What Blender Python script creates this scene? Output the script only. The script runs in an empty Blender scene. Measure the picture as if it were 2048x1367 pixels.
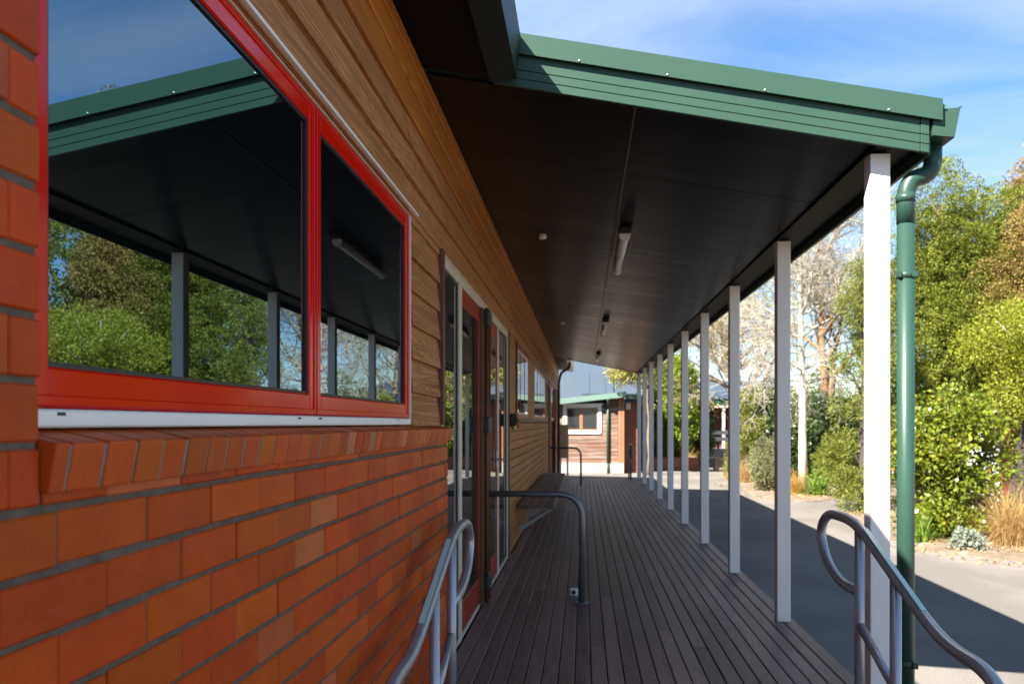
import bpy, bmesh, math, random
import numpy as np
from mathutils import Vector, Matrix

R = random.Random(11)
G = np.random.default_rng(5)
SC = bpy.context.scene
COL = SC.collection
H = 1.37           # eye height above the deck (deck = 0)
F = 1650.0         # focal length in photo pixels
GZ = -0.5          # pavement level
OFF = {}           # world offset of every parent object


YAW = math.atan(143.0 / F)      # the camera looks a little to the left of the deck's length
CT, ST = math.cos(YAW), math.sin(YAW)
TURN = False


def PX(px, Y):     # sideways distance of a photo column at distance Y along the deck
    u = (px - 1024.0) / F
    return Y * (u * CT - ST) / (CT + u * ST)


def PXo(px, Y):    # the same measured in the camera's own depth (planting plan)
    return (px - 1167.0) * Y / F


def plan(x, y):    # planting plan (camera depth) -> world
    return (x * CT, y / CT + x * ST)


def PZ(py, Y):
    return H - (py - 846.0) * Y / F


# ------------------------------------------------------------------ materials
def nodes_of(name):
    m = bpy.data.materials.new(name)
    m.use_nodes = True
    nt = m.node_tree
    nt.nodes.clear()
    out = nt.nodes.new('ShaderNodeOutputMaterial')
    return m, nt, out


def N(nt, typ, **kw):
    n = nt.nodes.new(typ)
    for k, v in kw.items():
        if k in n.inputs.keys():
            n.inputs[k].default_value = v
        else:
            setattr(n, k, v)
    return n


def math_node(nt, op, a, b=None):
    n = nt.nodes.new('ShaderNodeMath')
    n.operation = op
    for i, x in enumerate((a, b)):
        if x is None:
            continue
        if isinstance(x, (int, float)):
            n.inputs[i].default_value = x
        else:
            nt.links.new(x, n.inputs[i])
    return n.outputs[0]


def mapped_noise(nt, scale, nscale=1.0, detail=4.0, rough=.55, distort=0.0):
    tc = nt.nodes.new('ShaderNodeTexCoord')
    mp = nt.nodes.new('ShaderNodeMapping')
    mp.inputs['Scale'].default_value = scale
    nt.links.new(tc.outputs['Object'], mp.inputs['Vector'])
    no = nt.nodes.new('ShaderNodeTexNoise')
    no.inputs['Scale'].default_value = nscale
    no.inputs['Detail'].default_value = detail
    no.inputs['Roughness'].default_value = rough
    no.inputs['Distortion'].default_value = distort
    nt.links.new(mp.outputs['Vector'], no.inputs['Vector'])
    return no.outputs['Fac']


def mat(name, base, rough=.5, metal=0.0, spec=.5, isl=0.0, hue=0.0, noise=None, bump=None, coat=0.0,
        rnoise=None, base2=None, b2noise=None, b2range=(.5, .62), ior=None, tint=None, rare=None):
    """noise=(scale3, amount) value variation; bump=(scale3, dist) ; base2 blended in by its own noise"""
    m, nt, out = nodes_of(name)
    p = nt.nodes.new('ShaderNodeBsdfPrincipled')
    nt.links.new(p.outputs[0], out.inputs[0])
    p.inputs['Roughness'].default_value = rough
    p.inputs['Metallic'].default_value = metal
    p.inputs['Specular IOR Level'].default_value = spec
    if ior:
        p.inputs['IOR'].default_value = ior
    if tint:
        p.inputs['Specular Tint'].default_value = (*tint, 1)
    if coat:
        p.inputs['Coat Weight'].default_value = coat
        p.inputs['Coat Roughness'].default_value = .08
    rgb = nt.nodes.new('ShaderNodeRGB')
    rgb.outputs[0].default_value = (*base, 1)
    col = rgb.outputs[0]
    if base2:
        mx = nt.nodes.new('ShaderNodeMix')
        mx.data_type = 'RGBA'
        mx.inputs[7].default_value = (*base2, 1)
        nt.links.new(col, mx.inputs[6])
        f = mapped_noise(nt, b2noise, 1.0, 5, .6)
        mr = nt.nodes.new('ShaderNodeMapRange')
        mr.inputs[1].default_value = b2range[0]
        mr.inputs[2].default_value = b2range[1]
        nt.links.new(f, mr.inputs[0])
        nt.links.new(mr.outputs[0], mx.inputs[0])
        col = mx.outputs[2]
    val = None
    geo = None
    if rare:
        g2 = nt.nodes.new('ShaderNodeNewGeometry')
        m3 = nt.nodes.new('ShaderNodeMix')
        m3.data_type = 'RGBA'
        m3.inputs[7].default_value = (*rare[0], 1)
        nt.links.new(col, m3.inputs[6])
        rr = math_node(nt, 'FRACT', math_node(nt, 'MULTIPLY', g2.outputs['Random Per Island'], 31.7))
        nt.links.new(math_node(nt, 'MULTIPLY', math_node(nt, 'LESS_THAN', rr, rare[1]), .75), m3.inputs[0])
        col = m3.outputs[2]
    if isl or hue:
        geo = nt.nodes.new('ShaderNodeNewGeometry')
    if isl:
        val = math_node(nt, 'MULTIPLY_ADD', geo.outputs['Random Per Island'], 2 * isl)
        val.node.inputs[2].default_value = 1 - isl
    if noise:
        f = mapped_noise(nt, noise[0], 1.0, 6, .6)
        v2 = math_node(nt, 'MULTIPLY_ADD', f, 4 * noise[1])
        v2.node.inputs[2].default_value = 1 - 2 * noise[1]
        val = v2 if val is None else math_node(nt, 'MULTIPLY', val, v2)
    if val is not None:
        hs = nt.nodes.new('ShaderNodeHueSaturation')
        nt.links.new(val, hs.inputs['Value'])
        if hue:
            h = math_node(nt, 'MULTIPLY_ADD', math_node(nt, 'FRACT', math_node(nt, 'MULTIPLY', geo.outputs['Random Per Island'], 7.31)), 2 * hue)
            h.node.inputs[2].default_value = .5 - hue
            nt.links.new(h, hs.inputs['Hue'])
        nt.links.new(col, hs.inputs['Color'])
        col = hs.outputs[0]
    nt.links.new(col, p.inputs['Base Color'])
    if rnoise:
        f = mapped_noise(nt, rnoise[0], 1.0, 4, .6)
        r2 = math_node(nt, 'MULTIPLY_ADD', f, 2 * rnoise[1])
        r2.node.inputs[2].default_value = rough - rnoise[1]
        nt.links.new(r2, p.inputs['Roughness'])
    if bump:
        f = mapped_noise(nt, bump[0], 1.0, 5, .6, bump[2] if len(bump) > 2 else 0.0)
        b = nt.nodes.new('ShaderNodeBump')
        b.inputs['Distance'].default_value = bump[1]
        b.inputs['Strength'].default_value = 1.0
        nt.links.new(f, b.inputs['Height'])
        nt.links.new(b.outputs[0], p.inputs['Normal'])
    return m


def wood(name, base, base2, rough, across, along, dist, ring=1.0, isl=.12, spec=.3, amt=.16):
    """rough sawn timber, grain along Y: stretched noise rings drive colour and bump"""
    m, nt, out = nodes_of(name)
    p = nt.nodes.new('ShaderNodeBsdfPrincipled')
    nt.links.new(p.outputs[0], out.inputs[0])
    p.inputs['Specular IOR Level'].default_value = spec
    p.inputs['Roughness'].default_value = rough
    geo = nt.nodes.new('ShaderNodeNewGeometry')
    tc = nt.nodes.new('ShaderNodeTexCoord')
    # every board gets its own piece of the log
    sh = nt.nodes.new('ShaderNodeVectorMath')
    sh.operation = 'ADD'
    cmb = nt.nodes.new('ShaderNodeCombineXYZ')
    o = math_node(nt, 'MULTIPLY', geo.outputs['Random Per Island'], 57.0)
    nt.links.new(o, cmb.inputs[1])
    nt.links.new(o, cmb.inputs[2])
    nt.links.new(tc.outputs['Object'], sh.inputs[0])
    nt.links.new(cmb.outputs[0], sh.inputs[1])
    mp = nt.nodes.new('ShaderNodeMapping')
    mp.inputs['Scale'].default_value = (across, along, across)
    nt.links.new(sh.outputs[0], mp.inputs['Vector'])
    n1 = nt.nodes.new('ShaderNodeTexNoise')
    n1.inputs['Scale'].default_value = 1.0
    n1.inputs['Detail'].default_value = 1.5
    n1.inputs['Distortion'].default_value = .4
    nt.links.new(mp.outputs[0], n1.inputs['Vector'])
    rings = math_node(nt, 'FRACT', math_node(nt, 'MULTIPLY', n1.outputs['Fac'], 22.0 * ring))
    tri = math_node(nt, 'ABSOLUTE', math_node(nt, 'SUBTRACT', rings, .5))
    mp2 = nt.nodes.new('ShaderNodeMapping')
    mp2.inputs['Scale'].default_value = (260, 5, 260)
    nt.links.new(sh.outputs[0], mp2.inputs['Vector'])
    n2 = nt.nodes.new('ShaderNodeTexNoise')
    n2.inputs['Scale'].default_value = 1.0
    n2.inputs['Detail'].default_value = 3
    nt.links.new(mp2.outputs[0], n2.inputs['Vector'])
    hgt = math_node(nt, 'ADD', math_node(nt, 'MULTIPLY', tri, 1.4), math_node(nt, 'MULTIPLY', n2.outputs['Fac'], .5))
    mx = nt.nodes.new('ShaderNodeMix')
    mx.data_type = 'RGBA'
    mx.inputs[6].default_value = (*base2, 1)
    mx.inputs[7].default_value = (*base, 1)
    mr = nt.nodes.new('ShaderNodeMapRange')
    mr.inputs[1].default_value = .1
    mr.inputs[2].default_value = .75
    nt.links.new(hgt, mr.inputs[0])
    nt.links.new(mr.outputs[0], mx.inputs[0])
    hs = nt.nodes.new('ShaderNodeHueSaturation')
    v = math_node(nt, 'MULTIPLY_ADD', geo.outputs['Random Per Island'], 2 * isl)
    v.node.inputs[2].default_value = 1 - isl
    big = mapped_noise(nt, (3, .7, 5), 1.0, 3, .6)
    v2 = math_node(nt, 'MULTIPLY_ADD', big, 4 * amt)
    v2.node.inputs[2].default_value = 1 - 2 * amt
    nt.links.new(math_node(nt, 'MULTIPLY', v, v2), hs.inputs['Value'])
    nt.links.new(mx.outputs[2], hs.inputs['Color'])
    nt.links.new(hs.outputs[0], p.inputs['Base Color'])
    b = nt.nodes.new('ShaderNodeBump')
    b.inputs['Distance'].default_value = dist
    nt.links.new(hgt, b.inputs['Height'])
    nt.links.new(b.outputs[0], p.inputs['Normal'])
    return m


def leaf(name, c1, c2, rough=.5, trans=.3, c3=None, c3amt=.06, spec=.4):
    m, nt, out = nodes_of(name)
    geo = nt.nodes.new('ShaderNodeNewGeometry')
    mx = nt.nodes.new('ShaderNodeMix')
    mx.data_type = 'RGBA'
    mx.inputs[6].default_value = (*c1, 1)
    mx.inputs[7].default_value = (*c2, 1)
    big = mapped_noise(nt, (1.3, 1.3, 1.3), 1.0, 3, .6)
    f = math_node(nt, 'ADD', math_node(nt, 'MULTIPLY', geo.outputs['Random Per Island'], .65),
                  math_node(nt, 'MULTIPLY', math_node(nt, 'SUBTRACT', big, .3), .9))
    f.node.use_clamp = True
    nt.links.new(f, mx.inputs[0])
    col = mx.outputs[2]
    if c3:
        m3 = nt.nodes.new('ShaderNodeMix')
        m3.data_type = 'RGBA'
        m3.inputs[7].default_value = (*c3, 1)
        nt.links.new(col, m3.inputs[6])
        rr = math_node(nt, 'FRACT', math_node(nt, 'MULTIPLY', geo.outputs['Random Per Island'], 13.7))
        nt.links.new(math_node(nt, 'LESS_THAN', rr, c3amt), m3.inputs[0])
        col = m3.outputs[2]
    p = nt.nodes.new('ShaderNodeBsdfPrincipled')
    p.inputs['Roughness'].default_value = rough
    p.inputs['Specular IOR Level'].default_value = spec
    nt.links.new(col, p.inputs['Base Color'])
    t = nt.nodes.new('ShaderNodeBsdfTranslucent')
    hs = nt.nodes.new('ShaderNodeHueSaturation')
    hs.inputs['Value'].default_value = 1.5
    hs.inputs['Hue'].default_value = .485
    nt.links.new(col, hs.inputs['Color'])
    nt.links.new(hs.outputs[0], t.inputs['Color'])
    ms = nt.nodes.new('ShaderNodeMixShader')
    ms.inputs[0].default_value = trans
    nt.links.new(p.outputs[0], ms.inputs[1])
    nt.links.new(t.outputs[0], ms.inputs[2])
    nt.links.new(ms.outputs[0], out.inputs[0])
    return m


M = {}
M['brick'] = mat('brick', (.43, .059, .004), .46, isl=.17, hue=.005, noise=((9, 9, 14), .15), bump=((45, 45, 45), .0028),
                 rnoise=((5, 5, 9), .16), spec=.13, base2=(.50, .17, .06), b2noise=(5, 3, 16), b2range=(.62, .88), rare=((.44, .115, .035), .09))
M['sillbrick'] = mat('sill_brick', (.42, .068, .005), .42, isl=.22, hue=.006, noise=((12, 12, 12), .14), bump=((60, 60, 60), .0014), spec=.2,
                     base2=(.42, .15, .06), b2noise=(3, 9, 3), b2range=(.60, .82), rare=((.44, .16, .08), .12))
M['mortar'] = mat('mortar', (.125, .098, .076), .95, noise=((25, 25, 25), .28), bump=((110, 110, 110), .005), spec=.1)
M['board'] = wood('cedar_board', (.40, .18, .07), (.22, .082, .026), .52, 9, .5, .0042, isl=.16, spec=.22)
M['board_small'] = wood('stained_board', (.38, .155, .05), (.22, .08, .024), .55, 9, .8, .001, isl=.12, spec=.15)
M['frieze'] = wood('frieze_board', (.40, .135, .018), (.25, .075, .010), .45, 7, .35, .0007, isl=.18, spec=.3)
M['trimwood'] = wood('trim_timber', (.13, .05, .022), (.08, .03, .013), .5, 12, .6, .0006, isl=.1)
M['deck'] = wood('deck_board', (.205, .118, .098), (.12, .066, .054), .46, 14, .7, .0010, isl=.28, spec=.36, amt=.26)
M['bench'] = wood('bench_timber', (.17, .10, .08), (.10, .055, .045), .45, 14, .8, .0009, isl=.2, spec=.25)
M['red'] = mat('red_powder_coat', (.58, .009, .001), .13, spec=.22, noise=((3, 2, 3), .05))
M['redpaint'] = mat('dark_red_paint', (.30, .020, .010), .35, noise=((4, 4, 4), .08), spec=.3)
M['white'] = mat('white_aluminium', (.74, .73, .70), .35, noise=((5, 5, 5), .04))
M['cream'] = mat('cream_frame', (.60, .52, .42), .4, noise=((5, 5, 5), .05))
M['post'] = mat('white_painted_post', (.76, .715, .68), .5, isl=.03, noise=((14, 14, 3), .05), bump=((60, 60, 4), .0006))
M['green'] = mat('green_steel', (.026, .061, .042), .38, noise=((2, 2, 2), .08), spec=.33, bump=((3, .6, 3), .0015))
M['mint'] = mat('mint_green_steel', (.12, .185, .155), .4, noise=((2, 2, 2), .05))

M['dkgreen'] = mat('dark_green_pipe', (.020, .054, .039), .38, noise=((6, 6, 3), .12), spec=.35)
M['soffit'] = mat('dark_soffit_paint', (.0020, .0018, .0017), .30, noise=((.6, 4, .6), .15), spec=.07, bump=((.45, 5, .45), .003), rnoise=((.8, 4, .8), .08))
M['eave'] = mat('black_green_gutter', (.004, .008, .006), .5, noise=((4, 4, 4), .1))
M['beam'] = mat('dark_beam_paint', (.0014, .0016, .0014), .45, noise=((2, 2, 2), .1), spec=.05)
M['screw'] = mat('screw_head', (.7, .74, .72), .3, metal=.5)
M['steel'] = mat('galvanised_tube', (.36, .36, .385), .33, metal=.55, noise=((3, 3, 3), .03))
M['sillmortar'] = mat('sill_mortar', (.21, .175, .14), .95, noise=((30, 30, 30), .25), bump=((130, 130, 130), .003), spec=.1)
M['bracket'] = mat('grey_bracket_paint', (.30, .30, .30), .5)
M['dksteel'] = mat('dark_tube', (.15, .155, .175), .34, metal=.5, noise=((12, 12, 12), .06))
M['strip'] = mat('pale_grip_strip', (.42, .60, .55), .4)
M['black'] = mat('black_rubber', (.008, .008, .008), .5)
M['glass'] = mat('dark_window_glass', (.003, .0035, .004), .0, spec=.5, ior=3.5, tint=(.62, .86, 1.0))
M['doorglass'] = mat('door_glass', (.010, .011, .012), .0, spec=.5, ior=2.9)
M['fitting'] = mat('light_diffuser', (.72, .70, .66), .25, spec=.6)
M['plate'] = mat('pale_plastic', (.70, .70, .68), .4)
M['tan'] = mat('tan_cabinet_paint', (.52, .37, .21), .5, noise=((6, 6, 6), .08))
M['core'] = mat('wall_lining', (.06, .045, .035), .9, noise=((4, 4, 4), .1))
M['rooft'] = mat('green_roof_sheet', (.05, .14, .09), .4, noise=((2, 2, 2), .06))
M['pave'] = mat('worn_asphalt', (.132, .118, .108), .85, noise=((60, 60, 60), .10), bump=((45, 45, 45), .008), spec=.2,
                base2=(.185, .168, .152), b2noise=(.6, .35, .35), b2range=(.42, .66))
M['earth'] = mat('dry_ground', (.16, .14, .07), .95, noise=((.3, .3, .3), .2))
M['soil'] = mat('bark_mulch', (.15, .105, .07), .95, noise=((7, 7, 7), .3), bump=((22, 22, 22), .03), base2=(.22, .17, .12), b2noise=(3, 3, 3), b2range=(.5, .66))
M['concrete'] = mat('pale_concrete', (.30, .285, .26), .85, noise=((2, 2, 2), .08), bump=((30, 30, 30), .003))
M['shedboard'] = mat('weathered_shed_board', (.15, .075, .045), .75, isl=.25, noise=((1, 3, 26), .22), base2=(.26, .21, .19), b2noise=(.9, 1, 14), b2range=(.48, .68), bump=((3, 3, 60), .002))
M['shedbrick'] = None
M['orange_trim'] = mat('orange_timber', (.28, .12, .06), .55, noise=((4, 4, 2), .1))
M['hallroof'] = mat('pale_blue_roof_sheet', (.050, .068, .092), .6, noise=((.4, .4, .4), .06), spec=.25)
M['redwall'] = mat('red_painted_wall', (.13, .022, .016), .7, noise=((2, 2, 2), .12))
M['darkroom'] = mat('dark_glass_far', (.02, .022, .025), .05, spec=.5)
M['bark_white'] = mat('pale_bark', (.35, .315, .255), .85, noise=((18, 18, 3), .18), bump=((30, 30, 6), .012), base2=(.20, .17, .13), b2noise=(14, 14, 3), b2range=(.54, .68))
M['bark_pale_trunk'] = mat('pale_trunk_bark', (.50, .46, .40), .85, noise=((18, 18, 3), .16), bump=((30, 30, 6), .012), base2=(.28, .24, .20), b2noise=(14, 14, 3), b2range=(.58, .72))
M['bark_grey'] = mat('grey_brown_bark', (.17, .125, .09), .9, noise=((14, 14, 3), .2), bump=((25, 25, 5), .02), base2=(.30, .16, .05), b2noise=(3, 3, 1.5), b2range=(.55, .7))
M['bark_orange'] = mat('orange_brown_bark', (.17, .105, .055), .9, noise=((14, 14, 3), .22), bump=((25, 25, 5), .02), base2=(.26, .13, .035), b2noise=(3, 3, 1.5), b2range=(.5, .66))
M['bark_dark'] = mat('dark_bark', (.05, .04, .032), .9, noise=((14, 14, 3), .2), bump=((25, 25, 5), .02))
M['stem'] = mat('shrub_stem', (.12, .085, .05), .9, noise=((10, 10, 4), .2))
M['wallwhite'] = mat('white_render', (.70, .69, .70), .8, noise=((2, 2, 2), .06))
M['log'] = mat('grey_sleeper', (.20, .17, .14), .9, noise=((3, 12, 12), .2))
# brick in the distance: procedural courses
def far_brick():
    m, nt, out = nodes_of('far_brickwork')
    p = nt.nodes.new('ShaderNodeBsdfPrincipled')
    nt.links.new(p.outputs[0], out.inputs[0])
    p.inputs['Roughness'].default_value = .8
    tc = nt.nodes.new('ShaderNodeTexCoord')
    sp = nt.nodes.new('ShaderNodeSeparateXYZ')
    nt.links.new(tc.outputs['Object'], sp.inputs[0])
    cb = nt.nodes.new('ShaderNodeCombineXYZ')
    nt.links.new(math_node(nt, 'ADD', sp.outputs[0], sp.outputs[1]), cb.inputs[0])
    nt.links.new(sp.outputs[2], cb.inputs[1])
    b = nt.nodes.new('ShaderNodeTexBrick')
    b.inputs['Scale'].default_value = 1.0
    b.inputs['Brick Width'].default_value = .24
    b.inputs['Row Height'].default_value = .0873
    b.inputs['Mortar Size'].default_value = .006
    b.inputs['Color1'].default_value = (.26, .07, .03, 1)
    b.inputs['Color2'].default_value = (.19, .05, .02, 1)
    b.inputs['Mortar'].default_value = (.20, .17, .14, 1)
    nt.links.new(cb.outputs[0], b.inputs['Vector'])
    nt.links.new(b.outputs['Color'], p.inputs['Base Color'])
    return m
M['shedbrick'] = far_brick()

M['lf_olive'] = leaf('olive_foliage', (.046, .070, .009), (.215, .235, .028), .6, .30, spec=.25)
M['lf_conifer'] = leaf('yellow_green_conifer', (.075, .10, .012), (.21, .22, .035), .6, .25)
M['lf_gold'] = leaf('golden_brown_foliage', (.15, .11, .03), (.30, .21, .06), .6, .3)
M['lf_lime'] = leaf('lime_new_foliage', (.13, .17, .012), (.30, .31, .03), .5, .4)
M['lf_gloss'] = leaf('glossy_leaves', (.060, .095, .010), (.21, .235, .020), .30, .25, c3=(.42, .20, .02), c3amt=.006, spec=.45)
M['lf_dark'] = leaf('dark_shrub_leaves', (.020, .042, .014), (.075, .105, .028), .35, .25, spec=.5)
M['lf_grey'] = leaf('grey_green_clipped', (.12, .135, .055), (.24, .235, .12), .7, .2)
M['lf_bright'] = leaf('bright_green_leaves', (.10, .17, .012), (.26, .32, .03), .3, .4, spec=.6)
M['lf_spring'] = leaf('pale_spring_leaves', (.24, .23, .06), (.40, .38, .12), .6, .4)
M['lf_silver'] = leaf('silver_leaves', (.14, .17, .125), (.26, .29, .23), .8, .15)
M['lf_strap'] = leaf('strappy_green_blades', (.09, .17, .02), (.22, .30, .05), .4, .35)
M['lf_tussock'] = leaf('orange_tussock_blades', (.30, .18, .055), (.50, .36, .16), .75, .35)
M['lf_gold_blade'] = leaf('gold_grass_blades', (.28, .19, .03), (.50, .34, .09), .6, .35)


# ------------------------------------------------------------------ mesh builder
class MB:
    def __init__(self):
        self.v, self.f, self.s = [], [], []

    def add(self, vs, fs, smooth=False):
        o = len(self.v)
        self.v.extend([tuple(x) for x in vs])
        self.f.extend([tuple(i + o for i in f) for f in fs])
        self.s.extend([smooth] * len(fs))
        return self

    def box(self, x0, x1, y0, y1, z0, z1, c=0.0, mtx=None):
        if c <= 0:
            vs = [(x, y, z) for x in (x0, x1) for y in (y0, y1) for z in (z0, z1)]
            fs = [(0, 1, 3, 2), (4, 6, 7, 5), (0, 4, 5, 1), (2, 3, 7, 6), (0, 2, 6, 4), (1, 5, 7, 3)]
        else:
            c = min(c, (x1 - x0) * .45, (y1 - y0) * .45, (z1 - z0) * .45)
            vs, idx = [], {}
            for sx in (0, 1):
                for sy in (0, 1):
                    for sz in (0, 1):
                        X, Y, Z = (x0, x1)[sx], (y0, y1)[sy], (z0, z1)[sz]
                        xi, yi, zi = X + (c, -c)[sx], Y + (c, -c)[sy], Z + (c, -c)[sz]
                        for a, p in enumerate(((X, yi, zi), (xi, Y, zi), (xi, yi, Z))):
                            idx[(sx, sy, sz, a)] = len(vs)
                            vs.append(p)
            fs = []
            q = ((0, 0), (0, 1), (1, 1), (1, 0))
            for s in (0, 1):
                fs.append(tuple(idx[(s, a, b, 0)] for a, b in q))
                fs.append(tuple(idx[(a, s, b, 1)] for a, b in q))
                fs.append(tuple(idx[(a, b, s, 2)] for a, b in q))
            for a in (0, 1):
                for b in (0, 1):
                    fs.append((idx[(a, b, 0, 0)], idx[(a, b, 1, 0)], idx[(a, b, 1, 1)], idx[(a, b, 0, 1)]))
                    fs.append((idx[(a, 0, b, 0)], idx[(a, 1, b, 0)], idx[(a, 1, b, 2)], idx[(a, 0, b, 2)]))
                    fs.append((idx[(0, a, b, 1)], idx[(1, a, b, 1)], idx[(1, a, b, 2)], idx[(0, a, b, 2)]))
                    for d in (0, 1):
                        fs.append((idx[(a, b, d, 0)], idx[(a, b, d, 1)], idx[(a, b, d, 2)]))
        if mtx is not None:
            vs = [mtx @ Vector(p) for p in vs]
        return self.add(vs, fs)

    def prism(self, poly, axis, a, b):
        """poly: 2D points; axis 'y' -> (x,z), 'x' -> (y,z), 'z' -> (x,y)"""
        n = len(poly)
        def P(p, t):
            return {'y': (p[0], t, p[1]), 'x': (t, p[0], p[1]), 'z': (p[0], p[1], t)}[axis]
        vs = [P(p, a) for p in poly] + [P(p, b) for p in poly]
        fs = [tuple(range(n)), tuple(range(2 * n - 1, n - 1, -1))]
        fs += [(i, i + n, (i + 1) % n + n, (i + 1) % n) for i in range(n)]
        return self.add(vs, fs)

    def tube(self, path, r, n=12, cap=True, smooth=True):
        path = [Vector(p) for p in path]
        rs = r if isinstance(r, (list, tuple)) else [r] * len(path)
        d0 = (path[1] - path[0]).normalized()
        up = Vector((0, 0, 1)) if abs(d0.z) < .9 else Vector((1, 0, 0))
        nrm = d0.cross(up).normalized()
        vs, fs = [], []
        for i, p in enumerate(path):
            if i == 0:
                d = d0
            elif i == len(path) - 1:
                d = (path[i] - path[i - 1]).normalized()
            else:
                d = ((path[i + 1] - p).normalized() + (p - path[i - 1]).normalized())
                d = d.normalized() if d.length > 1e-6 else (path[i + 1] - p).normalized()
            nrm = (nrm - d * nrm.dot(d))
            nrm = nrm.normalized() if nrm.length > 1e-6 else d.orthogonal().normalized()
            bn = d.cross(nrm)
            for k in range(n):
                a = 2 * math.pi * k / n
                vs.append(p + (nrm * math.cos(a) + bn * math.sin(a)) * rs[i])
        for i in range(len(path) - 1):
            for k in range(n):
                fs.append((i * n + k, i * n + (k + 1) % n, (i + 1) * n + (k + 1) % n, (i + 1) * n + k))
        self.add(vs, fs, smooth)
        if cap:
            L = len(path) - 1
            o = len(self.v) - len(vs)
            self.f.append(tuple(o + k for k in range(n - 1, -1, -1)))
            self.f.append(tuple(o + L * n + k for k in range(n)))
            self.s += [False, False]
        return self

    def build(self, name, material, parent=None, recalc=True, label=None, kind=None):
        off = OFF.get(parent.name, Vector((0, 0, 0))) if parent else Vector((0, 0, 0))
        me = bpy.data.meshes.new(name)
        if TURN:
            self.v = [(*plan(a, b), c) for a, b, c in self.v]
        me.from_pydata([(a - off.x, b - off.y, c - off.z) for a, b, c in self.v], [], self.f)
        me.polygons.foreach_set('use_smooth', self.s)
        if recalc:
            bm = bmesh.new()
            bm.from_mesh(me)
            bmesh.ops.recalc_face_normals(bm, faces=bm.faces)
            bm.to_mesh(me)
            bm.free()
        me.materials.append(material)
        return link(name, me, parent, off, label, kind)


def link(name, me, parent, off, label=None, kind=None):
    o = bpy.data.objects.new(name, me)
    COL.objects.link(o)
    if parent:
        o.parent = parent
    OFF[o.name] = off
    if label:
        o['label'] = label
    if kind:
        o['kind'] = kind
    return o


def thing(name, label, cat, loc=(0, 0, 0), group=None):
    o = bpy.data.objects.new(name, None)
    COL.objects.link(o)
    o.empty_display_size = .1
    if TURN:
        loc = (*plan(loc[0], loc[1]), loc[2])
    o.location = loc
    o['label'], o['category'] = label, cat
    if group:
        o['group'] = group
    OFF[o.name] = Vector(loc)
    return o


def copy_tree(o, parent=None):
    c = o.copy()
    COL.objects.link(c)
    if parent:
        c.parent = parent
    for ch in list(o.children):
        copy_tree(ch, c)
    return c


def fillet(path, r, n=6):
    path = [Vector(p) for p in path]
    out = [path[0]]
    for i in range(1, len(path) - 1):
        a, p, b = path[i - 1], path[i], path[i + 1]
        da, db = (a - p), (b - p)
        ra = min(r, da.length * .48)
        rb = min(r, db.length * .48)
        s, e = p + da.normalized() * ra, p + db.normalized() * rb
        for k in range(n + 1):
            t = k / n
            out.append(s * (1 - t) ** 2 + p * 2 * t * (1 - t) + e * t * t)
    out.append(path[-1])
    return out


def frame_rect(mb, xb, xf, y0, y1, z0, z1, w, c=.002, wb=None, wt=None):
    wb, wt = wb or w, wt or w
    mb.box(xb, xf, y0, y0 + w, z0, z1, c)
    mb.box(xb, xf, y1 - w, y1, z0, z1, c)
    mb.box(xb, xf - .001, y0 + w, y1 - w, z0, z0 + wb, c)
    mb.box(xb, xf - .001, y0 + w, y1 - w, z1 - wt, z1, c)


# ------------------------------------------------------------------ leaves, grass, branches
def unit(n):
    v = G.normal(size=(n, 3))
    return v / np.linalg.norm(v, axis=1)[:, None]


def quads_mesh(name, V, material, parent=None, kind=None, label=None):
    """V: (n,4,3) world space quads, every quad an island"""
    off = OFF.get(parent.name, Vector((0, 0, 0))) if parent else Vector((0, 0, 0))
    n = len(V)
    if TURN:
        V = V.copy()
        xx, yy = V[..., 0].copy(), V[..., 1].copy()
        V[..., 0], V[..., 1] = xx * CT, yy / CT + xx * ST
    co = (V.reshape(-1, 3) - np.array(off)).astype(np.float32)
    me = bpy.data.meshes.new(name)
    me.vertices.add(n * 4)
    me.vertices.foreach_set('co', co.ravel())
    me.loops.add(n * 4)
    me.loops.foreach_set('vertex_index', np.arange(n * 4, dtype=np.int32))
    me.polygons.add(n)
    me.polygons.foreach_set('loop_start', np.arange(0, n * 4, 4, dtype=np.int32))
    me.update(calc_edges=True)
    me.materials.append(material)
    return link(name, me, parent, off, label, kind)


def leaf_quads(P, D, L, W, jit=.8, droop=.15):
    n = len(P)
    t = D + unit(n) * jit
    t[:, 2] -= droop
    t /= np.linalg.norm(t, axis=1)[:, None]
    s = np.cross(t, unit(n))
    s /= (np.linalg.norm(s, axis=1)[:, None] + 1e-9)
    nn = np.cross(t, s)
    sc = G.uniform(.65, 1.25, size=(n, 1))
    l, w = L * sc, W * sc
    a = P
    b = P + t * l * .45 + s * w * .5 + nn * w * .18
    c = P + t * l
    d = P + t * l * .45 - s * w * .5 + nn * w * .18
    return np.stack([a, b, c, d], axis=1)


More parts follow.
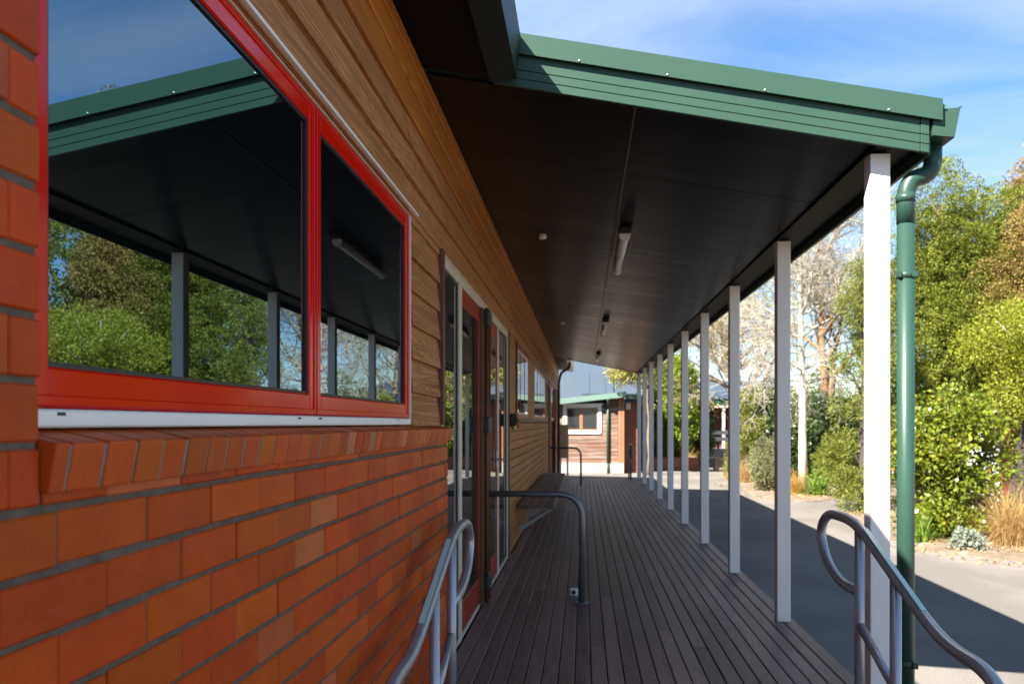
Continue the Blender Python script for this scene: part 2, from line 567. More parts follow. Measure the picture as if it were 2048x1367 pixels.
def lobes_in(center, radii, n, rmin, rmax, fill=.35, flat_bottom=None, rough=.16):
    """lobe centres through an ellipsoid, most of them near its surface; outline pushed in and out"""
    out = []
    ph = [R.uniform(0, 6.28) for _ in range(6)]
    while len(out) < n:
        d = Vector((R.gauss(0, 1), R.gauss(0, 1), R.gauss(0, 1))).normalized()
        k = R.uniform(.1, .75) if R.random() < fill else R.uniform(.78, 1.0)
        az = math.atan2(d.y, d.x)
        wob = 1 + rough * (math.sin(3 * az + ph[0]) * .5 + math.sin(5 * d.z + 2 * az + ph[1]) * .6 + math.sin(7 * d.x + ph[2]) * .3)
        r = R.uniform(rmin, rmax)
        p = Vector((center[0] + d.x * max(radii[0] - r * .6, .05) * k * wob, center[1] + d.y * max(radii[1] - r * .6, .05) * k * wob,
                    center[2] + d.z * max(radii[2] - r * .6, .05) * k * wob))
        if flat_bottom is not None and p.z < flat_bottom:
            continue
        out.append((p, r))
    return out


def crown(name, lobes, per, L, W, material, parent, jit=.8, droop=.1, stretch=(1, 1, 1), holes=(), per_ref=None, shell=.55):
    Ps, Ds = [], []
    for c, r in lobes:
        k = int(per * (r / per_ref) ** 2) if per_ref else per
        d = unit(k)
        rad = r * (1 - shell * G.random(k) ** 2.2)
        # a lobe is itself uneven
        f = 1 + .25 * np.sin(d[:, 0] * 5 + c.x * 3) * np.cos(d[:, 2] * 6 + c.z * 2)
        p = np.array(c) + d * (rad * f)[:, None] * np.array(stretch)
        Ps.append(p)
        Ds.append(d)
    P, D = np.concatenate(Ps), np.concatenate(Ds)
    keep = P[:, 2] > GZ + .02
    for hc, hr in holes:
        q = (P - np.array(hc)) / np.array(hr)
        keep &= (q * q).sum(axis=1) > 1 + .5 * (G.random(len(P)) - .5)
    P, D = P[keep], D[keep]
    return quads_mesh(name, leaf_quads(P, D, L, W, jit, droop), material, parent)


def blades(name, cx, cy, z0, n, length, width, spread, material, parent, segs=4, droop=1.0, base_r=.12):
    V = []
    for i in range(n):
        az = R.uniform(0, 2 * math.pi)
        lean = abs(R.gauss(0, spread))
        l = length * R.uniform(.55, 1.1)
        br = base_r * math.sqrt(R.random())
        ba = R.uniform(0, 6.28)
        p = Vector((cx + br * math.cos(ba), cy + br * math.sin(ba), z0))
        d = Vector((math.cos(az) * math.sin(lean), math.sin(az) * math.sin(lean), math.cos(lean)))
        side = Vector((-math.sin(az), math.cos(az), 0)) * R.uniform(.5, 1) + Vector((R.uniform(-.5, .5), R.uniform(-.5, .5), 0))
        side.normalize()
        w = width * R.uniform(.7, 1.2)
        for k in range(segs):
            q = p + d * (l / segs)
            w0, w1 = w * (1 - k / segs * .7), w * (1 - (k + 1) / segs * .85)
            V.append([p - side * w0 / 2, p + side * w0 / 2, q + side * w1 / 2, q - side * w1 / 2])
            p = q
            d = (d + Vector((math.cos(az) * .1, math.sin(az) * .1, -.32 * droop * (.4 + lean)))).normalized()
    V = np.array([[tuple(x) for x in q] for q in V])
    return quads_mesh(name, V, material, parent)


def grow(mb, p, d, length, r, depth, tips, spread=.6, up=.12, kids=(2, 4), shrink=.68, wig=.16, minr=.006):
    """one limb with side limbs; every limb a tapered tube"""
    n = 4 if depth > 0 else 3
    path, rs = [p.copy()], [r]
    q = p.copy()
    for i in range(n):
        d = (d + Vector((R.uniform(-wig, wig), R.uniform(-wig, wig), R.uniform(-wig, wig) + up * .35))).normalized()
        q = q + d * (length / n)
        path.append(q.copy())
        rs.append(max(minr * .7, r * (1 - (i + 1) / n * .62)))
    mb.tube(path, rs, 7 if depth >= 3 else (5 if depth >= 1 else 3), cap=False)
    if depth == 0:
        tips.append((q.copy(), d.copy()))
        return
    k = R.randint(*kids)
    for j in range(k):
        t = R.uniform(.3, 1.0)
        i = min(n - 1, int(t * n))
        b = path[i].lerp(path[i + 1], t * n - i)
        ax = d.orthogonal()
        ax.rotate(Matrix.Rotation(R.uniform(0, 6.28), 3, d))
        nd = (d * R.uniform(.5, 1.0) + ax * R.uniform(.5, 1.2) * spread * 1.5 + Vector((0, 0, up))).normalized()
        grow(mb, b, nd, length * shrink * R.uniform(.75, 1.15), max(minr, rs[i] * R.uniform(.5, .72)), depth - 1, tips, spread, up, kids, shrink, wig, minr)
    grow(mb, q, d, length * shrink, rs[-1], depth - 1, tips, spread, up, kids, shrink, wig, minr)


# ================================================================== SETTING
mb = MB()
mb.box(-400, 400, -300, 700, GZ - .6, GZ - .012)
mb.build('ground', M['earth'], kind='structure')
mb = MB()
mb.prism([(-30, -25), (14, -25), (16, 8), (16, 48), (-30, 48)], 'z', GZ - .3, GZ)
mb.build('pavement', M['pave'], kind='structure')


def bed(pts, h):
    # softened outline, low crowned bed with a rounded rim
    n = len(pts)
    ring = []
    for i in range(n):
        a, b, c = Vector(pts[i - 1]), Vector(pts[i]), Vector(pts[(i + 1) % n])
        for t in (0.0, .33, .67):
            s, e = (a + b) / 2, (b + c) / 2
            ring.append(s * (1 - t) ** 2 + b * 2 * t * (1 - t) + e * t * t)
    cen = sum(ring, Vector((0, 0))) / len(ring)
    mb = MB()
    lay = [(1.0, GZ - .05), (1.0, GZ + .012), (.97, GZ + h * .6), (.85, GZ + h)]
    m = len(ring)
    vs, fs = [], []
    for k, z in lay:
        for p in ring:
            q = cen + (p - cen) * k
            vs.append((q.x + R.uniform(-.03, .03), q.y + R.uniform(-.03, .03), z + R.uniform(-.008, .008)))
    for l in range(len(lay) - 1):
        for i in range(m):
            fs.append((l * m + i, l * m + (i + 1) % m, (l + 1) * m + (i + 1) % m, (l + 1) * m + i))
    fs.append(tuple((len(lay) - 1) * m + i for i in range(m)))
    mb.add(vs, fs)
    return mb.build('garden_bed', M['soil'], kind='structure')


TURN = True
bed([(5.2, 28.5), (4.35, 22.6), (4.65, 19.7), (5.7, 19.6), (6.75, 21.2), (8.3, 27), (10.0, 36), (6.2, 36)], .06)
bed([(5.55, 16.9), (4.95, 14.6), (4.95, 12.3), (5.9, 11.2), (6.8, 10.3), (9, 8.0), (15.5, 7.5), (15.8, 31), (9.6, 31), (8.0, 24), (6.6, 19)], .07)

TURN = False
# ---- deck of long boards
mb = MB()
pitch = .089
nb = 25
x0 = 1.468 - nb * pitch
for i in range(nb):
    a = x0 + i * pitch
    y = 3.86
    joint = R.uniform(1.2, 4.6)
    while y < 20.48:
        e = min(20.48, y + joint)
        if 20.48 - e < .5:
            e = 20.48
        mb.box(a, a + pitch - .0058, y, e - .003, -.032, R.uniform(-.0012, .0012), .0035)
        y = e
        joint = R.choice((3.6, 4.2, 4.8, 5.4))
mb.build('deck', M['deck'], kind='structure')
mb = MB()
for k in range(28):
    y = 3.95 + k * .6
    mb.box(-.75, 1.40, y, y + .045, -.20, -.034)
for k in range(4):
    mb.box(1.405, 1.43, 3.90, 20.44, -.16 - k * .115, -.055 - k * .115, .003)
mb.box(-.75, 1.40, 20.44, 20.46, -.5, -.034)
mb.build('deck_substructure', M['trimwood'], kind='structure')
mb = MB()
for k in range(2):
    mb.box(-.72, 1.42, 3.86 - .3 * (k + 1), 3.86 - .3 * k - .002, GZ - .02, -.167 * (k + 1), .008)
for k in range(2):
    mb.box(-.60, 1.42, 20.49 + .3 * k, 20.49 + .3 * (k + 1) - .002, GZ - .02, -.167 * (k + 1), .008)
mb.build('steps', M['concrete'], kind='structure')

# ================================================================== CLASSROOM BUILDING
B = thing('classroom_building', 'long brick and brown weatherboard building with red framed window along the deck', 'building', (-.78, 4.5, GZ))
WF = -.735        # brick face
YE = 4.49         # end of the brickwork
WY0 = 1.1157      # start of the window opening
# core
mb = MB()
mb.box(-7.2, -.822, -5, 25.55, GZ, 3.08)
mb.build('wall_core', M['core'], B)
# bricks
mb = MB()
def brick(y0, y1, z0, z1):
    j = R.uniform(-.002, .002)
    z0, z1 = z0 + R.uniform(-.0018, .0018), z1 + R.uniform(-.0018, .0018)
    mb.box(-.80, WF + j, y0 + .0026, y1 - .0026 + R.uniform(-.001, .001), z0, z1, .003)
ZR = [1.252 - .0873 * k for k in range(0, 21)]
for k, zt in enumerate(ZR):
    y = 1.154 - .24 * 18 + (.12 if k % 2 else 0)
    while y < YE:
        a, b = y, min(y + .24, YE + .004)
        if b - a > .03:
            brick(a, b, max(GZ, zt - .0873 + .0052), zt - .0052)
        y += .24
y = 1.274 - .24 * 18
while y < YE:       # cut course under the sill
    a, b = max(y, WY0 + .004), min(y + .24, YE + .004)
    if b - a > .03:
        brick(a, b, 1.2572, 1.282)
    y += .24
for k in range(0, 20):   # pier left of the window
    zt = 1.252 + .0873 * (k + 1)
    e = WY0
    first = .063 if k % 2 == 0 else .175
    while e > -3.0:
        brick(e - first, e + .004, zt - .0873 + .0052, zt - .0052)
        e -= first
        first = .24
bw = mb.build('brick_wall', M['brick'], B)
mb = MB()
mb.box(-.80, WF - .0042, -3.1, YE - .006, GZ, 1.276)
mb.box(-.80, WF - .0042, -3.1, WY0 - .005, 1.276, 2.99)
mb.build('mortar', M['mortar'], bw)
# sloping rowlock sill
mb = MB()
y = 1.120
first = .0305
while y < YE + .04:
    w = first if y == 1.120 else .0765
    j = R.uniform(-.002, .002)
    e = min(y + w, YE + .055)
    pts = [(-.714 + j, 1.342 + j * .5), (-.7262 + j, 1.273), (-.80, 1.289), (-.80, 1.3615)]
    if e - y > .02:
        mb.prism(pts, 'y', y, e)
    y += w + .0095
sl = mb.build('brick_sill', M['sillbrick'], B)
bv = sl.modifiers.new('soft_edges', 'BEVEL')
bv.width = .003
bv.segments = 2
bv.limit_method = 'ANGLE'
mb = MB()
mb.prism([(-.7165, 1.3395), (-.7285, 1.2750), (-.799, 1.2910), (-.799, 1.3595)], 'y', 1.123, YE + .045)
mb.build('mortar', M['sillmortar'], sl)

# weatherboards: bevelled boards lapped over each other
def boards(mb, y0, y1, z0, n, exp, xf, back, thick=.021, lap=.016, joints=()):
    for k in range(n):
        zb = z0 + k * exp
        cuts = [y0] + [j + R.uniform(-.6, .6) for j in joints] + [y1]
        for a, b in zip(cuts, cuts[1:]):
            q = R.uniform(-.0025, .0015)
            mb.prism([(back - .0005 * (k % 2), zb), (xf - .001 + q, zb), (xf + q, zb + .003), (xf - thick + q, zb + exp + lap), (back - .0005 * (k % 2), zb + exp + lap)], 'y', a + .0008, b - .0008)
mb = MB()
boards(mb, -3.0, 25.5, 2.312, 3, .1533, -.766, -.80, joints=(4.2, 8.4, 12.6, 16.8, 21.0))
boards(mb, 3.735, 4.452, 1.357, 6, .1533, -.766, -.80)
mb.box(-.80, -.7745, 3.735, 4.452, 2.277, 2.315)
mb.build('weatherboards', M['board'], B)
mb = MB()
mb.box(-.80, -.763, -3, 25.52, 2.742, 2.868, .004)
mb.box(-.80, -.759, -3, 25.53, 2.871, 2.975, .004)
mb.box(-.80, -.754, -3, 25.54, 2.978, 3.046, .004)
mb.build('frieze_board', M['frieze'], B)
mb = MB()
for k in range(14):
    for a, b in ((8.58, 12.4), (12.402, 15.3 if k % 2 else 16.1), (15.304 if k % 2 else 16.104, 18.25)):
        mb.box(-.80, -.766 + R.uniform(-.001, .001), a, b, .0985 * k + .004, .0985 * (k + 1) - .004, .004)
mb.box(-.81, -.786, 8.58, 18.25, .0, 1.38)
for a, b in ((11.75, 13.15), (16.85, 17.55), (8.62, 9.42)):
    mb.box(-.80, -.772, a, b, 1.40, 2.308, .003)
mb.box(-.80, -.772, 19.65, 20.0, -.1, 2.308, .003)
mb.build('lower_weatherboards', M['board_small'], B)
mb = MB()
mb.box(-.80, -.752, 4.455, 4.512, 1.362, 2.312, .003)
mb.build('timber_trim', M['trimwood'], B)
mb = MB()
mb.box(-.80, -.752, 8.43, 8.575, 0, 2.31, .004)
mb.box(-.80, -.75, 9.42, 9.50, 1.40, 2.31, .003)
mb.box(-.80, -.745, 9.40, 17.6, 1.385, 1.43, .004)
mb.box(-.80, -.75, 18.26, 18.40, -.1, 2.31, .003)
mb.build('timber_trim', M['trimwood'], B)

# red window beside the camera: two sashes, panes, flashings
def red_sash(y0, y1):
    s = MB()
    xb, xf = -.815, -.786
    z0, z1 = 1.392, 2.306
    w = .050
    s.box(xb, xf, y0, y0 + w, z0, z1, .004)
    s.box(xb, xf, y1 - w, y1, z0, z1, .004)
    s.box(xb, xf - .0005, y0 + w, y1 - w, z0, z0 + .062, .004)
    s.box(xb, xf - .0005, y0 + w, y1 - w, z1 - .062, z1, .004)
    # raised outer lip and inner bead of the extrusion
    for (a, b, c, d) in ((y0 + .003, y0 + .016, z0 + .004, z1 - .004), (y1 - .016, y1 - .003, z0 + .004, z1 - .004)):
        s.box(xf - .003, xf + .004, a, b, c, d, .002)
    s.box(xf - .003, xf + .0035, y0 + .018, y1 - .018, z0 + .004, z0 + .020, .002)
    s.box(xf - .003, xf + .0035, y0 + .018, y1 - .018, z1 - .020, z1 - .004, .002)
    sash = s.build('sash', M['red'], WIN)
    g = MB()
    t = .008
    for (a, b, c, d) in ((y0 + w, y0 + w + t, z0 + .062, z1 - .062), (y1 - w - t, y1 - w, z0 + .062, z1 - .062)):
        g.box(-.812, -.793, a, b, c, d)
    g.box(-.812, -.794, y0 + w, y1 - w, z0 + .062, z0 + .062 + t)
    g.box(-.812, -.794, y0 + w, y1 - w, z1 - .062 - t, z1 - .062)
    g.build('gasket', M['black'], WIN)
    p = MB()
    p.box(-.814, -.7995, y0 + w, y1 - w, z0 + .062, z1 - .062)
    p.build('pane', M['glass'], WIN)
WIN = MB().box(-.821, -.8155, 1.10, 3.722, 1.36, 2.31).build('window', M['black'], B, label='red framed window of two sashes above the brick sill')
red_sash(1.160, 2.424)
red_sash(2.428, 3.715)
mb = MB()
mb.box(-.8155, -.778, 1.125, 3.722, 1.3635, 1.391, .003)
mb.build('sill_flashing', M['white'], WIN)
mb = MB()
mb.box(-.80, -.754, 1.118, 3.80, 2.318, 2.328, .002)
mb.build('head_flashing', M['white'], WIN)
mb = MB()
mb.box(-.815, -.782, 1.12, 3.733, 2.307, 2.3175)
mb.box(-.815, -.776, 3.718, 3.733, 1.364, 2.306, .002)
mb.build('timber_reveal', M['cream'], WIN)
for px, w in ((120, .010), (600, .012), (642, .014), (798, .012)):
    yy = .778 * F / (1167 - px)
    MB().box(-.7785, -.7772, yy - w, yy + w, 1.3815, 1.3865).build('drain_slot', M['black'], WIN)

# entrance: frame, sidelights, two red doors on a brown centre post
mb = MB()
mb.box(-.81, -.766, 4.513, 8.43, 2.235, 2.29, .003)
mb.box(-.81, -.762, 4.513, 8.43, 2.292, 2.304, .003)
mb.box(-.81, -.766, 4.513, 4.548, .0, 2.234, .003)
mb.box(-.81, -.766, 5.14, 5.235, .0, 2.234, .003)
mb.box(-.81, -.766, 7.43, 7.53, .0, 2.234, .003)
mb.box(-.81, -.766, 8.38, 8.428, .0, 2.234, .003)
mb.box(-.81, -.770, 4.549, 8.379, .0, .03)
DF = mb.build('door_frame', M['cream'], B)
for a, b in ((4.549, 5.139), (7.531, 8.379)):
    g = MB()
    frame_rect(g, -.808, -.778, a, b, .031, 2.233, .022)
    s = g.build('sidelight', M['black'], B)
    MB().box(-.806, -.784, a + .022, b - .022, .053, 2.211).build('pane', M['doorglass'], s)
for a, b in ((5.237, 6.165), (6.44, 7.428)):
    g = MB()
    frame_rect(g, -.81, -.772, a, b, .032, 2.232, .036, .003, wb=.19, wt=.11)
    d = g.build('door', M['redpaint'], B)
    MB().box(-.806, -.778, a + .036, b - .036, .222, 2.122).build('pane', M['doorglass'], d)
    hy = a + .03 if b > 7 else b - .03
mb = MB()
mb.box(-.81, -.745, 6.17, 6.435, .0, 2.234, .004)
mb.tube([(-.728, 6.25, .02), (-.728, 6.25, 2.24)], .016, 10)
mb.tube([(-.728, 6.38, .02), (-.728, 6.38, 2.24)], .016, 10)
dp = mb.build('door_post', M['trimwood'], B)
for z in (.18, 1.36, 2.16):
    h = MB()
    h.box(-.745, -.706, 6.20, 6.42, z - .06, z + .06, .006)
    h.build('hinge', M['black'], dp)
mb = MB()
mb.tube(fillet([(-.772, 7.36, 1.05), (-.715, 7.36, 1.05), (-.715, 7.26, 1.05)], .02), .010, 8)
mb.box(-.773, -.765, 7.34, 7.38, .97, 1.13, .003)
mb.build('door_handle', M['steel'], B)

# far windows
def far_window(y0, y1, nm, z0=1.432, z1=2.305, label=None):
    f = MB()
    frame_rect(f, -.815, -.776, y0, y1, z0, z1, .05)
    st = (y1 - y0) / (nm + 1)
    for k in range(nm):
        f.box(-.815, -.777, y0 + st * (k + 1) - .022, y0 + st * (k + 1) + .022, z0 + .05, z1 - .05, .002)
    w = f.build('window', M['redpaint'], B, label=label)
    MB().box(-.812, -.781, y0 + .05, y1 - .05, z0 + .05, z1 - .05).build('pane', M['doorglass'], w)
    s = MB()
    frame_rect(s, -.815, -.779, y0 + .05, y1 - .05, z0 + .05, z1 - .05, .026)
    s.build('sash', M['white'], w)
far_window(9.51, 11.74, 2)
far_window(13.16, 16.84, 3)
far_window(17.56, 18.25, 0)
far_window(18.42, 19.64, 1, .02, 2.305)
far_window(20.02, 21.9, 1)
# brick end pier and the corner
mb = MB()
mb.box(-.80, -.715, 22.6, 25.5, GZ, 2.30)
mb.build('brick_pier', M['shedbrick'], B)
mb = MB()
mb.box(-.80, -.73, 21.95, 22.55, .0, 2.29, .005)
mb.build('end_door', M['redpaint'], B, label='red door near the far end')
# main roof, eave lining and gutters
mb = MB()
mb.prism([(-.31, 3.178), (-.31, 3.205), (-7.6, 5.4), (-14.9, 3.165), (-14.9, 3.06), (-7.6, 5.3)], 'y', -5, 25.9)
mb.build('roof', M['rooft'], B)
mb = MB()
mb.prism([(-.80, 3.056), (-.41, 2.982), (-.41, 2.994), (-.80, 3.09)], 'y', -5, 3.90)
mb.build('eave_lining', M['beam'], B)
mb = MB()
mb.prism([(-.80, 3.056), (-.41, 2.982), (-.41, 2.994), (-.80, 3.09)], 'y', 20.87, 25.88)
mb.build('eave_lining', M['beam'], B)
def gutter_profile(x, z):
    return [(x, z), (x - .012, z), (x - .012, z + .20), (x, z + .205), (x + .008, z + .02), (x + .10, z + .03), (x + .118, z + .20), (x + .132, z + .205), (x + .128, z + .19), (x + .112, z + .012)]
mb = MB()
mb.prism(gutter_profile(-.424, 2.966), 'y', -5, 3.895)
mb.build('gutter', M['eave'], B)
mb = MB()
mb.prism(gutter_profile(-.424, 2.966), 'y', 21.0, 25.9)
mb.box(-.412, -.31, 21.0, 21.004, 2.985, 3.165)
mb.build('gutter', M['plate'], B, label='pale gutter beyond the verandah')
mb = MB()
mb.tube(fillet([(-.36, 21.25, 2.94), (-.36, 21.25, 2.80), (-.60, 22.2, 2.72), (-.66, 22.3, 2.5), (-.66, 22.3, GZ)], .12), .035, 10)
mb.build('downpipe', M['eave'], B)

# ================================================================== VERANDAH
B.location.y -= .055
V = thing('verandah', 'lean-to verandah roof with green fascia, dark lining and ten white posts', 'verandah', (1.38, 3.85, 0))
def zs(x):
    return 2.645 - .19 * (x - 1.38)
VY0, VY1 = 3.90, 20.95
mb = MB()
ny = 9
ys = [VY0 + .02] + [4.95 + 1.92 * k for k in range(9)]
ys = [y for y in ys if y < VY1 - .3] + [VY1 - .02]
for a, b in zip(ys, ys[1:]):
    for xa, xb in ((-.752, .235), (.241, 1.333)):
        mb.prism([(xa, zs(xa)), (xb, zs(xb)), (xb, zs(xb) + .01), (xa, zs(xa) + .01)], 'y', a + .003, b - .003)
mb.build('soffit', M['soffit'], V)
mb = MB()
mb.prism([(-.752, zs(-.752) + .012), (1.333, zs(1.333) + .012), (1.333, zs(1.333) + .02), (-.752, zs(-.752) + .02)], 'y', VY0 + .03, VY1 - .03)
mb.build('joint_backing', M['black'], V)
mb = MB()
mb.prism([(.2415, zs(.2415) - .004), (.2345, zs(.2345) - .004), (.228, zs(.228) - .0005), (.248, zs(.248) - .0005)], 'y', VY0 + .03, VY1 - .03)
mb.build('cover_strip', M['soffit'], V)
mb = MB()
mb.box(1.333, 1.557, VY0 + .002, VY1 - .03, 2.636, 2.650, .003)
mb.box(1.345, 1.432, VY0 + .01, VY1 - .03, 2.651, 2.70)
mb.build('beam', M['beam'], V)
mb = MB()
mb.box(1.558, 1.572, VY0 + .0, VY1, 2.588, 2.79, .003)
mb.build('side_fascia', M['green'], V)
def zb(x):
    return 2.593 + .1957 * (1.555 - x)
mb = MB()
for f0, f1 in ((0, .037), (.040, .078), (.081, .150)):
    for (a, b) in ((-.425, 1.519), (1.521, 1.558)):
        q = .0 if a < 0 else .003
        mb.prism([(a, zb(a) + f0), (b, zb(b) + f0), (b, zb(b) + f1), (a, zb(a) + f1)], 'y', VY0 - .018 - q, VY0)
mb.prism([(-.425, zb(-.425) + .003), (1.556, zb(1.556) + .003), (1.556, zb(1.556) + .14), (-.425, zb(-.425) + .14)], 'y', VY0 - .012, VY0 - .004)
BG = mb.build('barge_board', M['green'], V)
bv = BG.modifiers.new('soft_edges', 'BEVEL')
bv.width = .002
bv.segments = 2
mb = MB()
mb.prism([(-.42, zb(-.42) + .147), (1.607, zb(1.607) + .147), (1.607, zb(1.607) + .243), (-.42, zb(-.42) + .243)], 'y', VY0 - .045, VY0 - .0415)
mb.prism([(-.42, zb(-.42) + .2395), (1.607, zb(1.607) + .2395), (1.607, zb(1.607) + .243), (-.42, zb(-.42) + .243)], 'y', VY0 - .0414, VY0 + .12)
mb.prism([(-.42, zb(-.42) + .147), (1.607, zb(1.607) + .147), (1.607, zb(1.607) + .150), (-.42, zb(-.42) + .150)], 'y', VY0 - .041, VY0 - .030)
CP = mb.build('barge_cap', M['green'], V)
for px in (1158, 1335, 1530, 1777):
    x = PX(px, VY0 - .045)
    s = MB()
    z = zb(x) + .147 + .008
    s.tube([(x, VY0 - .0455, z), (x, VY0 - .0485, z), (x, VY0 - .0495, z)], [.0045, .0045, .002], 10)
    s.build('screw', M['screw'], CP)
mb = MB()
n = 24
for k in range(n):
    pass
mb.prism([(-.55, zb(-.55) + .205), (1.63, zb(1.63) + .205), (1.63, zb(1.63) + .225), (-.55, zb(-.55) + .225)], 'y', VY0 - .03, VY1 + .03)
mb.build('roof_sheet', M['rooft'], V)
mb = MB()
mb.prism([(-.42, zb(-.42)), (1.558, zb(1.558)), (1.558, zb(1.558) + .2), (-.42, zb(-.42) + .2)], 'y', VY1 - .018, VY1)
mb.build('far_barge_board', M['green'], V)
gp = [(a - .030, b - .030) for a, b in [(1.601, 2.700), (1.698, 2.688), (1.722, 2.822), (1.731, 2.826), (1.726, 2.829), (1.716, 2.826), (1.693, 2.695), (1.606, 2.706), (1.606, 2.80), (1.601, 2.80)]]
mb = MB()
mb.prism(gp, 'y', VY0 - .02, VY1)
mb.prism([(1.573, 2.67), (1.667, 2.659), (1.6915, 2.7915), (1.573, 2.785)], 'y', VY0 - .024, VY0 - .0205)
mb.build('gutter', M['green'], V)
mb = MB()
mb.tube(fillet([(1.622, 4.0, 2.67), (1.622, 4.0, 2.53), (1.500, 4.0, 2.505), (1.500, 4.0, 2.30)], .095, 8), .040, 20)
mb.tube([(1.500, 4.0, 2.44), (1.500, 4.0, 2.40)], .0425, 20)
e = mb.build('downpipe_elbow', M['dkgreen'], V)
mb = MB()
mb.tube([(1.500, 4.0, 2.41), (1.500, 4.0, GZ)], .0385, 24)
dpn = mb.build('downpipe', M['dkgreen'], V)
for z in (2.06, .25):
    mb = MB()
    mb.tube([(1.500, 4.0, z - .016), (1.500, 4.0, z + .016)], .0405, 24)
    mb.box(1.457, 1.470, 3.96, 3.98, z - .014, z + .014, .002)
    mb.box(1.515, 1.540, 3.953, 3.967, z - .014, z + .014, .002)
    mb.build('pipe_clip', M['dkgreen'], dpn)
PY = [3.98 + 1.858 * k for k in range(10)]
mb = MB()
mb.box(-.045, .045, 0, .09, .0, 2.627, .003)
me_post = None
for k, y in enumerate(PY):
    o = MB()
    x = 1.379
    o.box(x - .045, x + .045, y, y + .09, .001, 2.627, .003)
    o.build('post', M['post'], V)

# ================================================================== THINGS ON THE VERANDAH
LG = 'ceiling lights under the verandah'
def batten(y, label):
    x = .31
    L = thing('ceiling_light', label, 'ceiling light', (x, y, zs(x)), LG)
    z = zs(x)
    m1 = MB()
    m1.box(x - .035, x + .035, y - .66, y + .66, z - .034, z - .002, .006)
    m1.box(x - .05, x + .05, y - .72, y - .60, z - .05, z - .001, .01)
    m1.build('housing', M['black'], L)
    m2 = MB()
    m2.tube([(x, y - .62, z - .062), (x, y + .74, z - .062)], .034, 14)
    m2.build('diffuser', M['fitting'], L)
    m3 = MB()
    for s in (-.66, .75):
        m3 = MB()
        m3.tube([(x, y + s - .02, z - .062), (x, y + s + .03, z - .062)], .042, 12)
        m3.build('end_cap', M['plate'], L)
    return L
batten(6.95, 'clear tubular light fitting nearest on the dark ceiling, above the second post')
batten(12.4, 'clear tubular light fitting in the middle of the ceiling row of three')
batten(18.0, 'clear tubular light fitting at the far end of the ceiling row')
for (x, y, lab) in ((-.347, 7.0, 'white round sensor on the dark ceiling, beside the nearest light'), (-.33, 13.0, 'white round sensor on the dark ceiling, beside the middle light')):
    s = thing('motion_sensor', lab, 'sensor', (x, y, zs(x)), 'white sensors on the ceiling')
    z = zs(x)
    MB().tube([(x, y, z - .001), (x, y, z - .016)], .032, 18).build('base', M['plate'], s)
    MB().tube([(x, y, z - .0165), (x, y, z - .03), (x, y, z - .042)], [.036, .036, .022], 18).build('lens', M['fitting'], s)

# stair handrails: profile in (Y, z)
RAIL = [(3.80, .590), (4.10, .585), (4.34, .66), (4.44, .80), (4.30, .905), (3.96, .912), (3.775, .885), (3.03, .628), (2.86, .592), (2.58, .592), (2.44, .50), (2.50, .38), (2.78, .40)]
def handrail(x, dz, label, yo=0):
    hr = thing('stair_handrail', label, 'handrail', (x, 3.6, GZ), 'tubular stair handrails')
    t = MB()
    path = [(x, a, b + dz) for a, b in RAIL]
    t.tube(fillet(path, .12, 8), .0240, 16)
    top = t.build('top_rail', M['steel'], hr)
    for yy in (3.80, 3.36):
        p = MB()
        zt = .90 + dz - max(0, 3.80 - yy) * .345
        p.tube([(x, yy, GZ if yy < 3.5 else -.17), (x, yy, zt - .015)], .0225, 16)
        pb = p.build('post', M['steel'], hr)
        f = MB()
        z0 = (GZ if yy < 3.5 else -.33) + .17
        f.tube([(x, yy, z0 - .172), (x, yy, z0 - .160)], .05, 16)
        f.build('base_flange', M['steel'], pb)
    k = MB()
    k.tube([(x, 3.80, .445 + dz), (x, 3.36, .287 + dz)], .020, 14)
    k.build('knee_rail', M['steel'], hr)
    s = MB()
    a, b = Vector((x, 3.72, .885 + dz - .055 * .345 + .0275)), Vector((x, 3.08, .640 + dz + .030))
    d = (b - a)
    pts = []
    w = .010
    up = Vector((0, -d.z, d.y)).normalized()
    if up.z < 0:
        up = -up
    vs = [a + Vector((-w, 0, 0)), a + Vector((w, 0, 0)), b + Vector((w, 0, 0)), b + Vector((-w, 0, 0))]
    vs += [v + up * .004 for v in vs]
    s.add(vs, [(0, 1, 2, 3), (4, 7, 6, 5), (0, 4, 5, 1), (1, 5, 6, 2), (2, 6, 7, 3), (3, 7, 4, 0)])
    s.build('grip_strip', M['strip'], top)
    hr.location.y += yo
    return hr
handrail(1.267, .0, 'grey steel stair handrail by the nearest white post, pale strip on top', .124)
handrail(-.605, -.045, 'grey steel stair handrail against the brick wall, pale strip on top', -.04)
h3 = thing('stair_handrail', 'dark thin stair handrail far away at the end of the deck', 'handrail', (1.15, 20.9, GZ), 'tubular stair handrails')
t = MB()
t.tube(fillet([(1.15, 20.2, .50), (1.15, 19.9, .55), (1.15, 19.95, .85), (1.15, 20.35, .86), (1.15, 21.3, .52), (1.15, 21.6, .50)], .1, 6), .024, 10)
t.build('top_rail', M['dksteel'], h3)
for yy in (20.3, 21.2):
    MB().tube([(1.15, yy, 0 if yy < 20.5 else GZ), (1.15, yy, .85 if yy < 20.5 else .55)], .0225, 10).build('post', M['dksteel'], h3)

